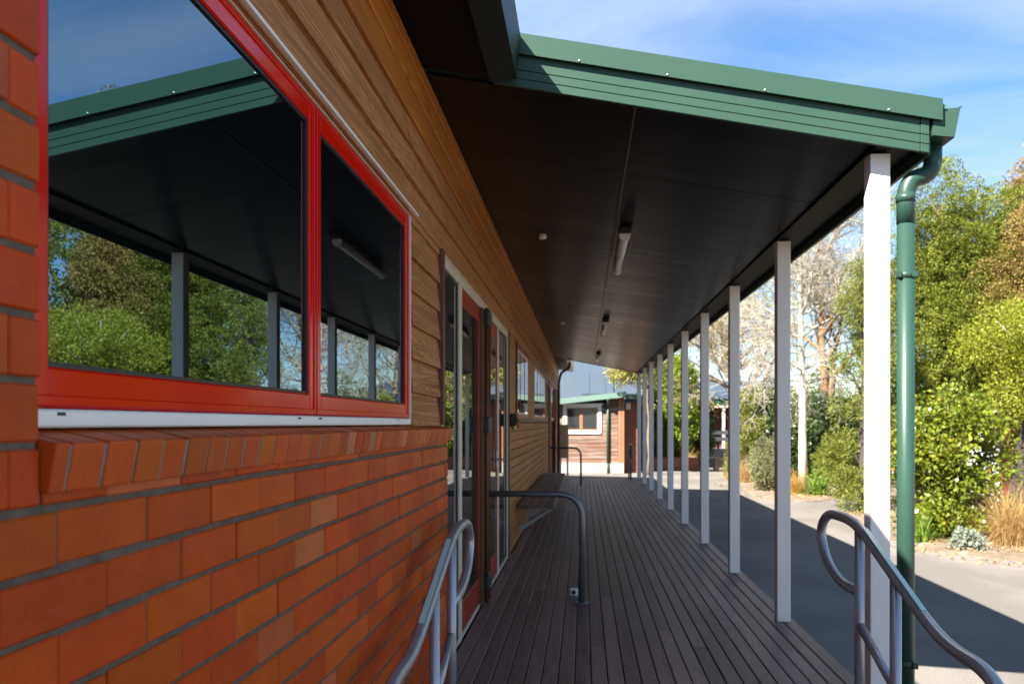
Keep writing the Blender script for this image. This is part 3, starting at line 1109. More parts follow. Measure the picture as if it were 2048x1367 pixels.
def hoop(y, xe, zt, x0, label):
    hp = thing('guard_rail', label, 'guard rail', (xe, y, 0), 'bent tube guard rails from the wall to the deck')
    t = MB()
    t.tube(fillet([(x0, y, zt), (xe, y, zt), (xe, y, .004)], .19, 10), .0240, 14)
    t.build('rail', M['dksteel'], hp)
    MB().tube([(xe, y, .001), (xe, y, .010)], .055, 16).build('base_flange', M['dksteel'], hp)
    MB().tube([(x0, y, zt), (x0 + .012, y, zt)], .045, 14).build('wall_flange', M['dksteel'], hp)
hoop(6.30, -.012, .83, -.745, 'dark bent tube guard rail beside the red doors, nearer one')
hoop(18.57, -.058, .82, -.76, 'dark bent tube guard rail past the bench at the far end')
ds = thing('door_stop', 'small pale door stop on the deck beside the nearer guard rail', 'door stop', (-.075, 6.6, 0))
MB().box(-.11, -.045, 6.56, 6.63, .001, .055, .008).build('block', M['plate'], ds)
MB().tube([(-.0775, 6.555, .035), (-.0775, 6.54, .035)], .016, 12).build('buffer', M['black'], ds)

# bench on the wall
bn = thing('wall_bench', 'long slatted timber bench fixed along the brown boarded wall', 'bench', (-.53, 12.3, 0))
sx = [(-.742, -.645), (-.638, -.541), (-.534, -.437), (-.430, -.335)]
mb = MB()
for a, b in sx:
    mb.box(a, b, 9.31, 15.3, .405, .450, .004)
mb.build('seat', M['bench'], bn)
for k in range(6):
    y = 9.55 + k * 1.1
    q = MB()
    q.box(-.75, -.35, y, y + .04, .363, .404, .003)
    q.prism([(-.752, .10), (-.752, .16), (-.42, .364), (-.37, .364)], 'y', y + .005, y + .035)
    q.build('bracket', M['bracket'], bn)

# notice on the glass
nt_ = thing('notice', 'pale green and white paper notice on the glass beside the brick sill', 'notice', (-.79, 5.07, 1.21))
MB().box(-.7955, -.7935, 4.80, 5.10, 1.22, 1.64).build('sheet', mat('green_paper', (.26, .36, .15), .7, noise=((5, 5, 5), .05)), nt_)
q = MB()
pts = [(4.79, 1.205), (5.11, 1.205)] + [(5.11 - .32 * k / 10, 1.33 + .16 * (k / 10) ** 1.6) for k in range(11)]
q.prism(pts, 'x', -.7932, -.7928)
q.build('white_panel', mat('white_paper', (.55, .56, .54), .7, noise=((5, 5, 5), .04)), nt_)
q = MB()
for (a, b, c, d) in ((4.86, 4.868, 1.53, 1.60), (4.86, 4.90, 1.592, 1.60), (4.90, 4.908, 1.55, 1.60), (4.95, 4.957, 1.52, 1.60), (4.85, 5.06, 1.475, 1.483)):
    q.box(-.7926, -.7924, a, b, c, d)
q.build('dark_marks', M['black'], nt_)
nt_.location.y -= .055

# small boxes on the wall
ib = thing('intercom_box', 'black rectangular box on the timber trim past the doors', 'wall box', (-.74, 8.5, 1.34))
MB().box(-.7515, -.69, 8.44, 8.56, 1.34, 1.47, .008).build('case', M['black'], ib)
MB().box(-.705, -.675, 8.428, 8.439, 1.36, 1.45, .004).build('face_plate', M['core'], ib)
wl = thing('bulkhead_lamp', 'small tan bulkhead lamp on the boarded wall below the first far window', 'wall lamp', (-.73, 8.95, 1.32))
MB().box(-.764, -.72, 8.80, 9.12, 1.30, 1.43, .02).build('case', M['tan'], wl)
MB().tube([(-.72, 8.96, 1.365), (-.70, 8.96, 1.365), (-.68, 8.96, 1.365)], [.055, .05, .02], 14).build('lens', M['frieze'], wl)
cb = thing('metal_cabinet', 'tan metal cabinet standing on posts past the far end of the bench', 'cabinet', (-.5, 20.9, 0))
MB().box(-.60, -.375, 20.6, 20.95, .50, 1.345, .008).build('case', M['tan'], cb)
MB().box(-.588, -.388, 20.585, 20.599, .53, 1.32, .004).build('door', M['tan'], cb)
for x in (-.58, -.40):
    MB().box(x - .025, x + .025, 20.78, 20.83, GZ, .499, .004).build('leg', M['plate'], cb)

# ================================================================== FAR SHED WITH BRICK END AND HALL ROOF
SY = 31.0
S = thing('weatherboard_shed', 'brown weatherboard shed with green fascia and white framed window beyond the deck', 'building', (0, SY, GZ))
ex = PX(1241, SY)
mb = MB()
mb.box(-9, PX(1244, SY), SY + .03, SY + 9, GZ, 2.30)
mb.build('wall_core', M['core'], S)
mb = MB()
z = -.12
k = 0
while z < 2.45:
    q = .004 * (k % 3)
    for a, b in ((-8.9, -3.2), (-3.2, PX(1213, SY) - .0), (PX(1213, SY), PX(1236, SY))):
        if z > (2.22 if a > 0 else 2.06):
            continue
        mb.prism([(SY + .028, z), (SY - .022 + R.uniform(-.003, .003), z), (SY - .004, z + .165), (SY + .028, z + .165)], 'x', a + .002, b - .002)
    z += .15
    k += 1
mb.build('wall', M['shedboard'], S)
mb = MB()
mb.box(-9, PX(1248, SY), SY - .06, SY + .02, GZ, -.122, .01)
mb.build('plinth', M['concrete'], S)
mb = MB()
mb.box(PX(1236.5, SY), PX(1243, SY), SY - .05, SY + .04, GZ + .35, 2.4, .01)
mb.box(PX(1243.5, SY), PX(1248.5, SY), SY - .04, SY + .04, GZ + .35, 2.4, .01)
mb.build('corner_board', M['orange_trim'], S)
mb = MB()
mb.box(PX(1249, SY), PX(1249, SY) + .62, SY + .5, SY + 9, GZ, 2.24)
mb.build('brick_wall', M['shedbrick'], S)
# fascia rises slightly to the right, then turns away
xl, xr = -9.0, PX(1249, SY)
zl, zr = PZ(797, SY) - .8, PZ(784, SY)
def zf(x):
    return PZ(797, SY) + (x - PX(1125, SY)) * (zr - PZ(797, SY)) / (xr - PX(1125, SY))
mb = MB()
mb.prism([(xl, zf(xl) - .20), (xr, zf(xr) - .20), (xr, zf(xr)), (xl, zf(xl))], 'y', SY - .42, SY - .38)
mb.prism([(SY - .42, zr - .16), (SY + 6, zr - .30), (SY + 6, zr - .10), (SY - .42, zr + .0)], 'x', xr + .001, xr + .04)
mb.prism([(xr + .04, zr - .26), (xr + .8, zr - .30), (xr + .8, zr - .10), (xr + .04, zr - .06)], 'y', SY - .1, SY - .05)
mb.build('fascia', M['mint'], S)
mb = MB()
mb.prism([(xl, zf(xl) - .19), (xr, zf(xr) - .19), (xr, zf(xr) - .17), (xl, zf(xl) - .17)], 'y', SY - .38, SY + .05)
mb.prism([(xr + .04, zr - .30), (xr + .75, zr - .33), (xr + .75, zr - .29), (xr + .04, zr - .26)], 'y', SY - .05, SY + 9)
mb.build('eave_lining', M['eave'], S)
mb = MB()
wx0, wx1, wz0, wz1 = PX(1126, SY), PX(1203, SY), PZ(867, SY), PZ(808, SY)
t = .13
for a, b, c, d in ((wx0, wx0 + t, wz0, wz1), (wx1 - t, wx1, wz0, wz1), (wx0 + t, wx1 - t, wz0, wz0 + t), (wx0 + t, wx1 - t, wz1 - t, wz1)):
    mb.box(a, b, SY - .07, SY - .02, c, d, .006)
mb.box(wx0 - .03, wx1 + .04, SY - .10, SY - .071, wz1 - .03, wz1 + .03, .006)
w = mb.build('window', M['white'], S)
mb = MB()
xm = PX(1162, SY)
for a, b in ((wx0 + t, xm), (xm + .01, wx1 - t)):
    for p, q, r_, s_ in ((a, a + .05, wz0 + t, wz1 - t), (b - .05, b, wz0 + t, wz1 - t), (a + .05, b - .05, wz0 + t, wz0 + t + .05), (a + .05, b - .05, wz1 - t - .05, wz1 - t)):
        mb.box(p, q, SY - .06, SY - .015, r_, s_)
mb.build('sash', M['orange_trim'], w)
MB().box(wx0 + t, wx1 - t, SY - .035, SY - .026, wz0 + t, wz1 - t).build('pane', M['darkroom'], w)
mb = MB()
xd = PX(1215.5, SY)
mb.tube([(xd, SY - .09, 2.45), (xd, SY - .09, -.1), ], .045, 10)
mb.tube(fillet([(xd, SY - .40, zf(xd) - .18), (xd, SY - .40, zf(xd) - .28), (xd, SY - .09, 2.0), (xd, SY - .09, 1.9)], .1), .043, 10)
mb.tube([(xd, SY - .09, -.1), (xd, SY - .12, GZ + .02)], .043, 10)
mb.build('downpipe', M['green'], S)
mb = MB()
lx = PX(1256, SY + .5)
mb.box(lx - .09, lx + .09, SY + .40, SY + .499, PZ(818, SY), PZ(804, SY), .02)
mb.build('wall_lamp', M['plate'], S)

HL = thing('hall', 'big hall with a pale blue-grey metal roof rising behind the brown shed', 'building', (-2, 40, GZ))
mb = MB()
y0, y1 = SY + .035, SY + 12
z0, z1 = 2.23, 9.6
x1a, x1b = 2.1, .3
sl_ = []
n = 46
for i in range(n):
    a, b = -14 + (x1a + 14) * i / n, -14 + (x1a + 14) * (i + 1) / n
    for (u, v, h0) in ((a, a + (b - a) * .78, 0), (a + (b - a) * .78, b, .005)):
        mb.add([(u, y0, z0 + h0), (v, y0, z0 + h0), (v, y1, z1 + h0), (u, y1, z1 + h0),
                (u, y0, z0 - .1), (v, y0, z0 - .1), (v, y1, z1 - .1), (u, y1, z1 - .1)],
               [(0, 1, 2, 3), (4, 7, 6, 5), (0, 4, 5, 1), (1, 5, 6, 2), (2, 6, 7, 3), (3, 7, 4, 0)])
mb.build('roof', M['hallroof'], HL)
mb = MB()
mb.box(-14, x1a - .3, SY + 9.2, y1 + 8, GZ, 2.3)
mb.build('wall', M['shedboard'], HL)
mb = MB()
def roofpt(x, f, h):
    return (x, y0 + (y1 - y0) * f, z0 + (z1 - z0) * f + h)
for xa, xb in ((PX(1164, 32), PX(1179, 32)), (PX(1179.6, 32), PX(1210.5, 32)), (PX(1211, 32), PX(1226, 32))):
    a, b = .025, .146
    mb.add([roofpt(xa, a, .016), roofpt(xb, a, .016), roofpt(xb, b, .016), roofpt(xa, b, .016),
            roofpt(xa, a, .09), roofpt(xb, a, .09), roofpt(xb, b, .09), roofpt(xa, b, .09)],
           [(0, 3, 2, 1), (4, 5, 6, 7), (0, 1, 5, 4), (1, 2, 6, 5), (2, 3, 7, 6), (3, 0, 4, 7)])
mb.build('roof_panel', M['hallroof'], HL)

# ================================================================== RED BUILDING, RAMP AND RAILING
RY = 41.0
RB = thing('red_building', 'dark red building with green fascia and white porch posts behind the garden', 'building', (7, RY, GZ))
mb = MB()
mb.box(PX(1340, RY), PX(1560, RY), RY + 1.5, RY + 8, GZ, 2.6)
mb.build('wall', M['redwall'], RB)
mb = MB()
mb.box(PX(1330, RY), PX(1570, RY), RY - .05, RY, PZ(809, RY), PZ(799, RY), .01)
mb.build('fascia', M['dkgreen'], RB)
mb = MB()
mb.box(PX(1330, RY), PX(1570, RY), RY + .005, RY + 1.6, PZ(815, RY), PZ(809.5, RY))
mb.build('porch_ceiling', M['cream'], RB)
mb = MB()
mb.prism([(RY - .1, PZ(799, RY)), (RY - .1, PZ(797, RY)), (RY + 5, PZ(797, RY) + 1.1), (RY + 9, PZ(799, RY)), (RY + 5, PZ(799, RY) + .9)], 'x', PX(1325, RY), PX(1575, RY))
mb.build('roof', M['hallroof'], RB)
for px in (1448, 1385, 1510):
    x = PX(px, RY)
    MB().box(x - .06, x + .06, RY + .05, RY + .17, GZ, PZ(815.5, RY), .008).build('porch_post', M['post'], RB)
mb = MB()
a, b, c, d = PX(1411, RY), PX(1431, RY), PZ(858, RY), PZ(815, RY)
for p, q, r_, s_ in ((a, a + .1, c, d), (b - .1, b, c, d), ((a + b) / 2 - .04, (a + b) / 2 + .04, c, d), (a + .1, b - .1, c, c + .1), (a + .1, b - .1, (c + d) / 2 + .2, (c + d) / 2 + .28)):
    mb.box(p, q, RY + 1.43, RY + 1.49, r_, s_)
w = mb.build('window', M['white'], RB)
MB().box(a, b, RY + 1.485, RY + 1.497, c, d).build('pane', M['darkroom'], w)

RMY = 37.0
mb = MB()
mb.prism([(PX(1345, RMY), GZ - .1), (PX(1470, RMY), GZ - .1), (PX(1470, RMY), .22), (PX(1395, RMY), .22)], 'y', RMY, RMY + 2.6)
mb.build('ramp', M['concrete'], kind='structure')
RL = thing('ramp_railing', 'white railed fence with green posts in front of the red building', 'railing', (PX(1437, RMY), RMY, .22))
for z in (PZ(864, RMY), PZ(877, RMY)):
    MB().box(PX(1395, RMY), PX(1478, RMY), RMY + .0, RMY + .04, z - .09, z + .09, .008).build('rail', M['white'], RL)
for px in (1397, 1437, 1476):
    x = PX(px, RMY)
    MB().box(x - .05, x + .05, RMY + .045, RMY + .14, .221, PZ(861, RMY), .008).build('post', M['green'], RL)
FN = thing('low_rail_fence', 'low pale green rail fence half hidden behind the dark shrubs', 'fence', (9, 30, GZ))
for z in (.95, .45):
    MB().box(PX(1650, 30), PX(1730, 30), 30, 30.04, z - .05, z + .05, .005).build('rail', M['strip'], FN)
for px in (1652, 1690, 1728):
    x = PX(px, 30)
    MB().box(x - .05, x + .05, 30.045, 30.13, GZ, 1.02, .005).build('post', M['strip'], FN)

# brick planter and bench
KY = 33.0
PL = thing('brick_planter', 'low red brick planter wall under the bright green tree', 'planter', (4, KY, GZ))
mb = MB()
xa, xb = PX(1285, KY), PX(1398, KY)
mb.box(xa, xb, KY, KY + .22, GZ, .02, .01)
mb.box(xb - .22, xb, KY + .221, KY + 3, GZ, .02, .01)
mb.box(xa, xa + .22, KY + .221, KY + 3, GZ, .02, .01)
mb.build('wall', M['shedbrick'], PL)
MB().box(xa + .221, xb - .221, KY + .221, KY + 3, GZ, -.06).build('soil', M['soil'], PL)
GB = thing('garden_bench', 'dark timber bench box at the end of the brick planter', 'bench', (5, KY, GZ))
xa, xb = PX(1400, KY), PX(1442, KY)
mb = MB()
for k in range(3):
    mb.box(xa, xb, KY - .1 + k * .16, KY + .05 + k * .16, -.02, .05, .006)
mb.build('seat', M['log'], GB)
for x in (xa + .05, xb - .25):
    MB().box(x, x + .18, KY - .05, KY + .32, GZ, -.021, .006).build('leg', M['log'], GB)
for (ya, xa_, xb_, zz, lab) in ((33.0, 1640, 1745, -.28, 'grey timber sleeper laid across the garden path, farthest of three'),
                               (27.0, 1648, 1730, -.36, 'grey timber sleeper laid across the garden path, middle one'),
                               (23.2, 1668, 1700, -.40, 'grey timber sleeper laid across the garden path, nearest one')):
    s = thing('timber_sleeper', lab, 'sleeper', (PX(xa_, ya), ya, GZ), 'sleepers across the garden path')
    MB().box(PX(xa_, ya), PX(xb_, ya), ya, ya + .2, GZ - .05, zz, .015, Matrix.Translation((PX(xa_, ya), ya, 0)) @ Matrix.Rotation(R.uniform(-.03, .03), 4, 'Z') @ Matrix.Translation((-PX(xa_, ya), -ya, 0))).build('timber', M['log'], s)

TURN = True
# garden wall glimpsed through the glossy shrub
GW = thing('garden_wall', 'white rendered garden wall with a red end pier behind the glossy shrub', 'wall', (8, 17.5, GZ))
MB().box(PXo(1925, 17.5), PXo(2000, 17.5), 17.5, 17.7, GZ, 1.0, .01).build('panel', M['wallwhite'], GW)
MB().box(PXo(2001, 17.5), PXo(2026, 17.5), 17.45, 17.75, GZ, 1.25, .01).build('pier', M['redwall'], GW)

# ================================================================== PLANTS
def shrub(name, label, cat, base, lobes, per, L, W, m, group=None, stems=4, jit=.8, droop=.1, holes=(), stretch=(1, 1, 1), per_ref=None, part='foliage'):
    t = thing(name, label, cat, base, group)
    crown(part, lobes, per, L, W, m, t, jit, droop, stretch, holes, per_ref)
    s = MB()
    zs_ = [l[0].z for l in lobes]
    for k in range(stems):
        c, r = R.choice(lobes)
        b = Vector(base) + Vector((R.uniform(-.1, .1), R.uniform(-.1, .1), -.03))
        mid = b.lerp(c, .5) + Vector((R.uniform(-.08, .08), R.uniform(-.08, .08), .1))
        s.tube([b, mid, c], [.03, .022, .010], 6)
    s.build('stem', M['stem'], t)
    return t


def tree(name, label, base, h, r, lobes, per, L, W, m, bark, limbs=16, lean=(0, 0), group=None, jit=.8, droop=.1, per_ref=None, stretch=(1, 1, 1), cat='tree', shell=.55):
    t = thing(name, label, cat, base, group)
    b = Vector(base)
    top = b + Vector((lean[0], lean[1], h))
    s = MB()
    pts, rs = [], []
    for i in range(7):
        f = i / 6
        pts.append(b.lerp(top, f) + Vector((R.uniform(-.06, .06), R.uniform(-.06, .06), -.05 if i == 0 else 0)))
        rs.append(r * (1.25 if i == 0 else 1) * (1 - .75 * f))
    s.tube(pts, rs, 10)
    for k in range(limbs):
        c, lr = R.choice(lobes)
        f = min(.95, max(.15, (c.z - b.z) / h * .75))
        st = b.lerp(top, f)
        mid = st.lerp(c, .5) + Vector((0, 0, .15))
        s.tube([st, mid, c], [r * .4, r * .25, r * .08], 6)
    s.build('trunk', bark, t)
    crown('crown', lobes, per, L, W, m, t, jit, droop, stretch, (), per_ref, shell)
    return t

# big olive evergreen on the right
lb = lobes_in((9.35, 20.2, 3.35), (2.3, 2.1, 4.6), 108, .46, .98, .28, -.2, rough=.24)
tree('evergreen_tree', 'broad olive green evergreen tree rising highest behind the green downpipe', (9.4, 20.2, GZ), 6.6, .22, lb, 2900, .062, .034, M['lf_olive'], M['bark_grey'], 26, per_ref=.70, shell=.20, jit=.7, droop=-.1)
lb = lobes_in((10.1, 18.6, 4.2), (1.1, 1.0, 2.1), 44, .28, .5, .2, 1.6)
tree('golden_tree', 'golden brown leaved tree at the right edge in front of the olive evergreen', (10.2, 18.7, GZ), 5.6, .12, lb, 800, .065, .032, M['lf_gold'], M['bark_orange'], 18, per_ref=.42, shell=.35)
lb = lobes_in((8.6, 15.7, 2.75), (1.65, 1.2, 1.15), 60, .24, .42, .25, 1.2)
tree('lime_tree', 'light lime green small tree with open branches above the glossy shrub', (8.9, 16.2, GZ), 3.1, .10, lb, 330, .060, .032, M['lf_lime'], M['bark_white'], 30, per_ref=.33)
lb = lobes_in((14.6, 25.5, 8.2), (1.35, 1.3, 4.2), 70, .35, .6, .25)
tree('tall_conifer', 'very tall narrow tree just showing at the top right corner', (14.6, 25.5, GZ), 11.5, .25, lb, 300, .13, .05, M['lf_gold'], M['bark_dark'], 20, per_ref=.48)
# fill to the right of the frame, mirrored in the window
lb = lobes_in((11.9, 19.6, 3.3), (2.4, 2.2, 4.2), 90, .42, .80, .15, -.2, rough=.2)
tree('evergreen_tree', 'olive green evergreen tree beyond the right edge, mirrored at the left of the red window', (11.9, 19.6, GZ), 6.4, .2, lb, 700, .11, .05, M['lf_olive'], M['bark_grey'], 16, per_ref=.62, shell=.32, jit=.6, droop=-.15)
lb = lobes_in((10.3, 15.9, 1.5), (1.5, 1.2, 1.7), 50, .28, .5, .25, GZ + .2)
tree('lime_tree', 'lime green bushy tree beyond the right edge, mirrored low in the red window', (10.3, 15.9, GZ), 2.6, .10, lb, 300, .09, .05, M['lf_lime'], M['bark_grey'], 14, per_ref=.42, shell=.4)
# yellow-green conifer column behind the nearest post
lb = []
for k in range(74):
    f = R.random()
    z = -.35 + 5.0 * f
    rad = .86 * (1 - .72 * f ** 1.5)
    a = R.uniform(0, 6.28)
    q = rad * math.sqrt(R.uniform(.35, 1))
    lb.append((Vector((6.02 + q * math.cos(a), 17.6 + q * math.sin(a), z)), R.uniform(.20, .34)))
tree('conifer', 'upright yellow-green conifer just left of the nearest white post', (6.0, 17.6, GZ), 4.7, .1, lb, 560, .062, .022, M['lf_conifer'], M['bark_dark'], 10, jit=.5, droop=-.3, per_ref=.28)
# glossy shrub
lb = lobes_in((5.93, 13.35, .72), (.98, .8, 1.34), 88, .20, .34, .3, GZ + .12)
lb += lobes_in((5.72, 13.15, -.15), (.75, .6, .4), 26, .16, .26, .3, GZ + .08)
hole = ((PXo(1966, 12.9), 12.9, PZ(915, 12.9)), (.27, .9, .22))
shrub('glossy_shrub', 'large glossy yellow-green shrub right of the green downpipe', 'shrub', (5.9, 13.3, GZ), lb, 170, .082, .052, M['lf_gloss'], stems=14, jit=1.0, per_ref=.27, holes=(hole, ((PXo(1915, 12.9), 12.9, PZ(940, 12.9)), (.10, .9, .10))))
# strappy leaves at its foot
sp = thing('strappy_plant', 'green strappy plant at the foot of the glossy shrub by the downpipe', 'plant', (5.22, 12.75, GZ))
blades('leaves', 5.22, 12.75, GZ + .02, 150, .55, .030, .55, M['lf_strap'], sp)
# tussocks
TG = 'orange tussock grasses'
def tussock(x, y, n, ln, lab, m='lf_tussock', w=.007, sp_=.55, br=.14):
    t = thing('tussock_grass', lab, 'grass clump', (x, y, GZ), TG)
    blades('blades', x, y, GZ + .03, n, ln, w, sp_, M[m], t, 5, 1.0, br)
tussock(6.42, 12.35, 1500, 1.02, 'large orange tussock grass beside the glossy shrub at the right edge', w=.008, sp_=.62, br=.22)
tussock(7.1, 11.6, 900, .85, 'orange tussock grass at the right edge, in front of the larger one', w=.008, sp_=.6, br=.18)
tussock(PXo(1590, 21.4), 21.4, 700, .75, 'orange tussock grass at the foot of the pale bare trunk', 'lf_gold_blade', .010, .6, .18)
tussock(PXo(1497, 25.5), 25.5, 600, .95, 'orange tussock grass left of the clipped grey-green bush', w=.012, br=.25)
tussock(PXo(1466, 27.5), 27.5, 500, .80, 'orange tussock grass farthest left beside the open pavement', w=.012, br=.25)
tussock(PXo(1377, KY + .8), KY + .8, 300, 1.0, 'orange tussock grass growing in the brick planter', 'lf_gold_blade', .014, .45, .15)
# silver plant
lb = lobes_in((PXo(1936, 12.0), 12.0, GZ + .17), (.26, .22, .20), 22, .06, .11, .3, GZ + .04)
shrub('silver_plant', 'small silver-grey leaved plant in front of the orange tussock', 'plant', (PXo(1936, 12.0), 12.0, GZ), lb, 90, .055, .022, M['lf_silver'], stems=6, jit=.7)
# clipped bush
lb = lobes_in((PXo(1537, 22.4), 22.4, .28), (.58, .55, .88), 74, .16, .24, .2, GZ + .1, rough=.05)
shrub('clipped_bush', 'rounded clipped grey-green bush beside the fourth white post', 'bush', (PXo(1537, 22.4), 22.4, GZ), lb, 260, .05, .022, M['lf_grey'], stems=5, jit=.9, per_ref=.2)
# strappy plant by the trunk
sp = thing('strappy_plant', 'bright green strappy plant in front of the pale bare trunk', 'plant', (PXo(1636, 20.9), 20.9, GZ))
blades('leaves', PXo(1636, 20.9), 20.9, GZ + .02, 260, .78, .040, .55, M['lf_strap'], sp, 4, 1.0, .2)
# dark shrubs behind
SG = 'dark shrubs behind the pale trunk'
for (px, y, rx, rz, zc, lab, mt) in (
        (1590, 27.5, 1.0, 1.15, .5, 'dark green shrub directly behind the pale bare trunk, low', 'lf_dark'),
        (1640, 28.5, 1.35, 1.65, 1.2, 'dark green tall shrub right of the pale bare trunk', 'lf_dark'),
        (1700, 29.0, 1.4, 1.5, .9, 'dark green shrub left of the yellow-green conifer', 'lf_dark'),
        (1690, 25.0, .9, .7, .0, 'low bright green shrub at the back of the garden path', 'lf_bright'),
        (1535, 30.0, 1.2, 1.5, 1.4, 'dark green shrub behind the clipped grey-green bush', 'lf_dark')):
    x = PXo(px, y)
    lb = lobes_in((x, y, zc), (rx, rx * .8, rz), 56, .22, .42, .3, GZ + .1)
    shrub('dark_shrub' if mt == 'lf_dark' else 'green_shrub', lab, 'shrub', (x, y, GZ), lb, 230, .12, .065, M[mt], SG, stems=7, per_ref=.33, jit=1.0)
lb = []
for k in range(46):
    f = R.random()
    a = R.uniform(0, 6.28)
    q = .62 * (1 - .7 * f) * math.sqrt(R.uniform(.3, 1))
    lb.append((Vector((PXo(1497, 26) + q * math.cos(a), 26.3 + q * math.sin(a), -.3 + 2.6 * f)), R.uniform(.18, .3)))
shrub('young_conifer', 'pointed light green young conifer left of the clipped bush', 'conifer', (PXo(1497, 26), 26.3, GZ), lb, 240, .10, .03, M['lf_conifer'], stems=3, jit=.5, droop=-.3, per_ref=.25)
# bright tree and dark shrub over the planter
lb = lobes_in((PXo(1352, 34.6), 34.6, 2.15), (1.05, 1.0, 2.3), 96, .28, .46, .3, .1)
tree('bright_green_tree', 'bright green leafy tree growing over the brick planter', (PXo(1352, 34.6), 34.6, GZ + .4), 3.6, .09, lb, 240, .13, .075, M['lf_bright'], M['bark_grey'], 16, per_ref=.37)
lb = lobes_in((PXo(1395, 35.2), 35.2, 1.0), (.75, .7, 1.6), 50, .25, .4, .3, -.1)
shrub('dark_shrub', 'dark green shrub at the right end of the brick planter', 'shrub', (PXo(1395, 35.2), 35.2, GZ + .4), lb, 220, .12, .06, M['lf_dark'], SG, stems=5, per_ref=.33)
lb = lobes_in((PXo(1300, 35), 35, .8), (.9, .8, 1.7), 54, .25, .42, .3, -.1)
shrub('dark_shrub', 'dark green shrub at the left end of the brick planter', 'shrub', (PXo(1300, 35), 35, GZ + .4), lb, 220, .12, .06, M['lf_dark'], SG, stems=5, per_ref=.33)
# pale spring tree above the shed
lb = lobes_in((PXo(1262, 30.0), 30.0, 3.18), (1.05, .5, .62), 40, .20, .36, .35, 2.6)
lb += lobes_in((PXo(1300, 29.6), 29.6, 3.7), (.9, .7, .8), 26, .22, .4, .35, 2.6)
tree('spring_tree', 'pale yellow spring tree overhanging the shed roof at the verandah end', (PXo(1296, 29.8), 29.8, GZ), 4.0, .07, lb, 90, .10, .055, M['lf_spring'], M['bark_grey'], 26, per_ref=.3)

# pale bare tree
def bare_tree(name, label, base, trunk, r0, limbs, bark, leafm=None, leafn=0, lsize=.09, depth=3, group=None):
    t = thing(name, label, 'tree', base, group)
    s = MB()
    pts = [Vector(p) for p in trunk]
    rs = [r0 * (1 - .93 * (i / (len(pts) - 1)) ** 1.5) for i in range(len(pts))]
    rs[0] *= 1.25
    s.tube(pts, rs, 12)
    s.build('trunk', M['bark_pale_trunk'] if bark is M['bark_white'] else bark, t)
    b = MB()
    tips = []
    for (p, d, ln, rr, dp, spr, up) in limbs:
        grow(b, Vector(p), Vector(d).normalized(), ln, rr, dp, tips, spr, up)
    b.build('branches', bark, t, recalc=False)
    if leafm:
        P, D = [], []
        for p, d in tips:
            for k in range(leafn):
                P.append(tuple(p + Vector((R.gauss(0, .13), R.gauss(0, .13), R.gauss(0, .13)))))
                D.append(tuple(d))
        quads_mesh('crown', leaf_quads(np.array(P), np.array(D), lsize, lsize * .55, .9, .2), leafm, t)
    return t

wx, wy = PXo(1607, 22), 22.0
tr = [(wx, wy, GZ - .05), (wx - .02, wy, .8), (wx - .03, wy, 2.2), (wx - .05, wy + .02, 3.6), (wx - .10, wy + .03, 5.2), (wx + .02, wy, 7.2), (wx + .05, wy, 9.2)]
limbs = []
for k in range(44):
    z = 2.35 + (k / 43) * 5.4 + R.uniform(-.1, .1)
    a = [0.2, 3.0, 1.4, 4.4, 5.6, 2.4][k % 6] + R.uniform(-.4, .4)
    limbs.append(((wx - .05, wy, z), (math.cos(a), math.sin(a) * .8, R.uniform(-.05, .55)), R.uniform(.95, 1.35), R.uniform(.028, .045), 4, .6, .02 if z < 3.6 else .15))
bare_tree('pale_bare_tree', 'pale barked bare tree with straight trunk and drooping twigs in the garden', (wx, wy, GZ), tr, .118, limbs, M['bark_white'])

jx, jy = PXo(1512, 33), 33.0
tr = [(jx, jy, GZ - .05), (jx - .1, jy, .9), (jx - .35, jy, 2.1), (jx - .9, jy, 3.1)]
limbs = [((jx - .85, jy, 3.0), (-.75, 0, .75), 1.9, .15, 5, .5, .10), ((jx - .5, jy, 2.4), (-.9, -.2, .42), 1.9, .11, 5, .5, .08), ((jx - .7, jy, 2.9), (-.15, .2, 1), 2.1, .14, 5, .5, .1),
         ((jx - .3, jy, 2.0), (.7, 0, .8), 1.8, .11, 4, .5, .1), ((jx - .9, jy, 3.1), (-.5, -.4, .9), 2.0, .12, 4, .55, .1), ((jx - .4, jy, 2.2), (.35, -.3, 1), 2.0, .11, 4, .5, .1)]
bare_tree('spreading_tree', 'spreading tree with dark leaning limbs and sparse yellow new leaves', (jx, jy, GZ), tr, .27, limbs, M['bark_grey'], M['lf_spring'], 2, .08)
kx, ky = PXo(1652, 31), 31.0
tr = [(kx, ky, GZ - .05), (kx, ky, 1.5), (kx - .1, ky, 3.4), (kx - .2, ky, 6.0), (kx - .1, ky, 9.5)]
limbs = [((kx, ky, 1.8), (.25, 0, 1), 2.9, .20, 4, .42, .25)]
for k in range(12):
    z = 3.6 + k * .5
    a = k * 2.4
    limbs.append(((kx - .15, ky, z), (math.cos(a), math.sin(a), .8), R.uniform(1.3, 1.8), .09, 3, .5, .15))
bare_tree('brown_stemmed_tree', 'tall tree with orange-brown twin stems and thin new leaves behind the pale trunk', (kx, ky, GZ), tr, .21, limbs, M['bark_orange'], M['lf_spring'], 9, .085)
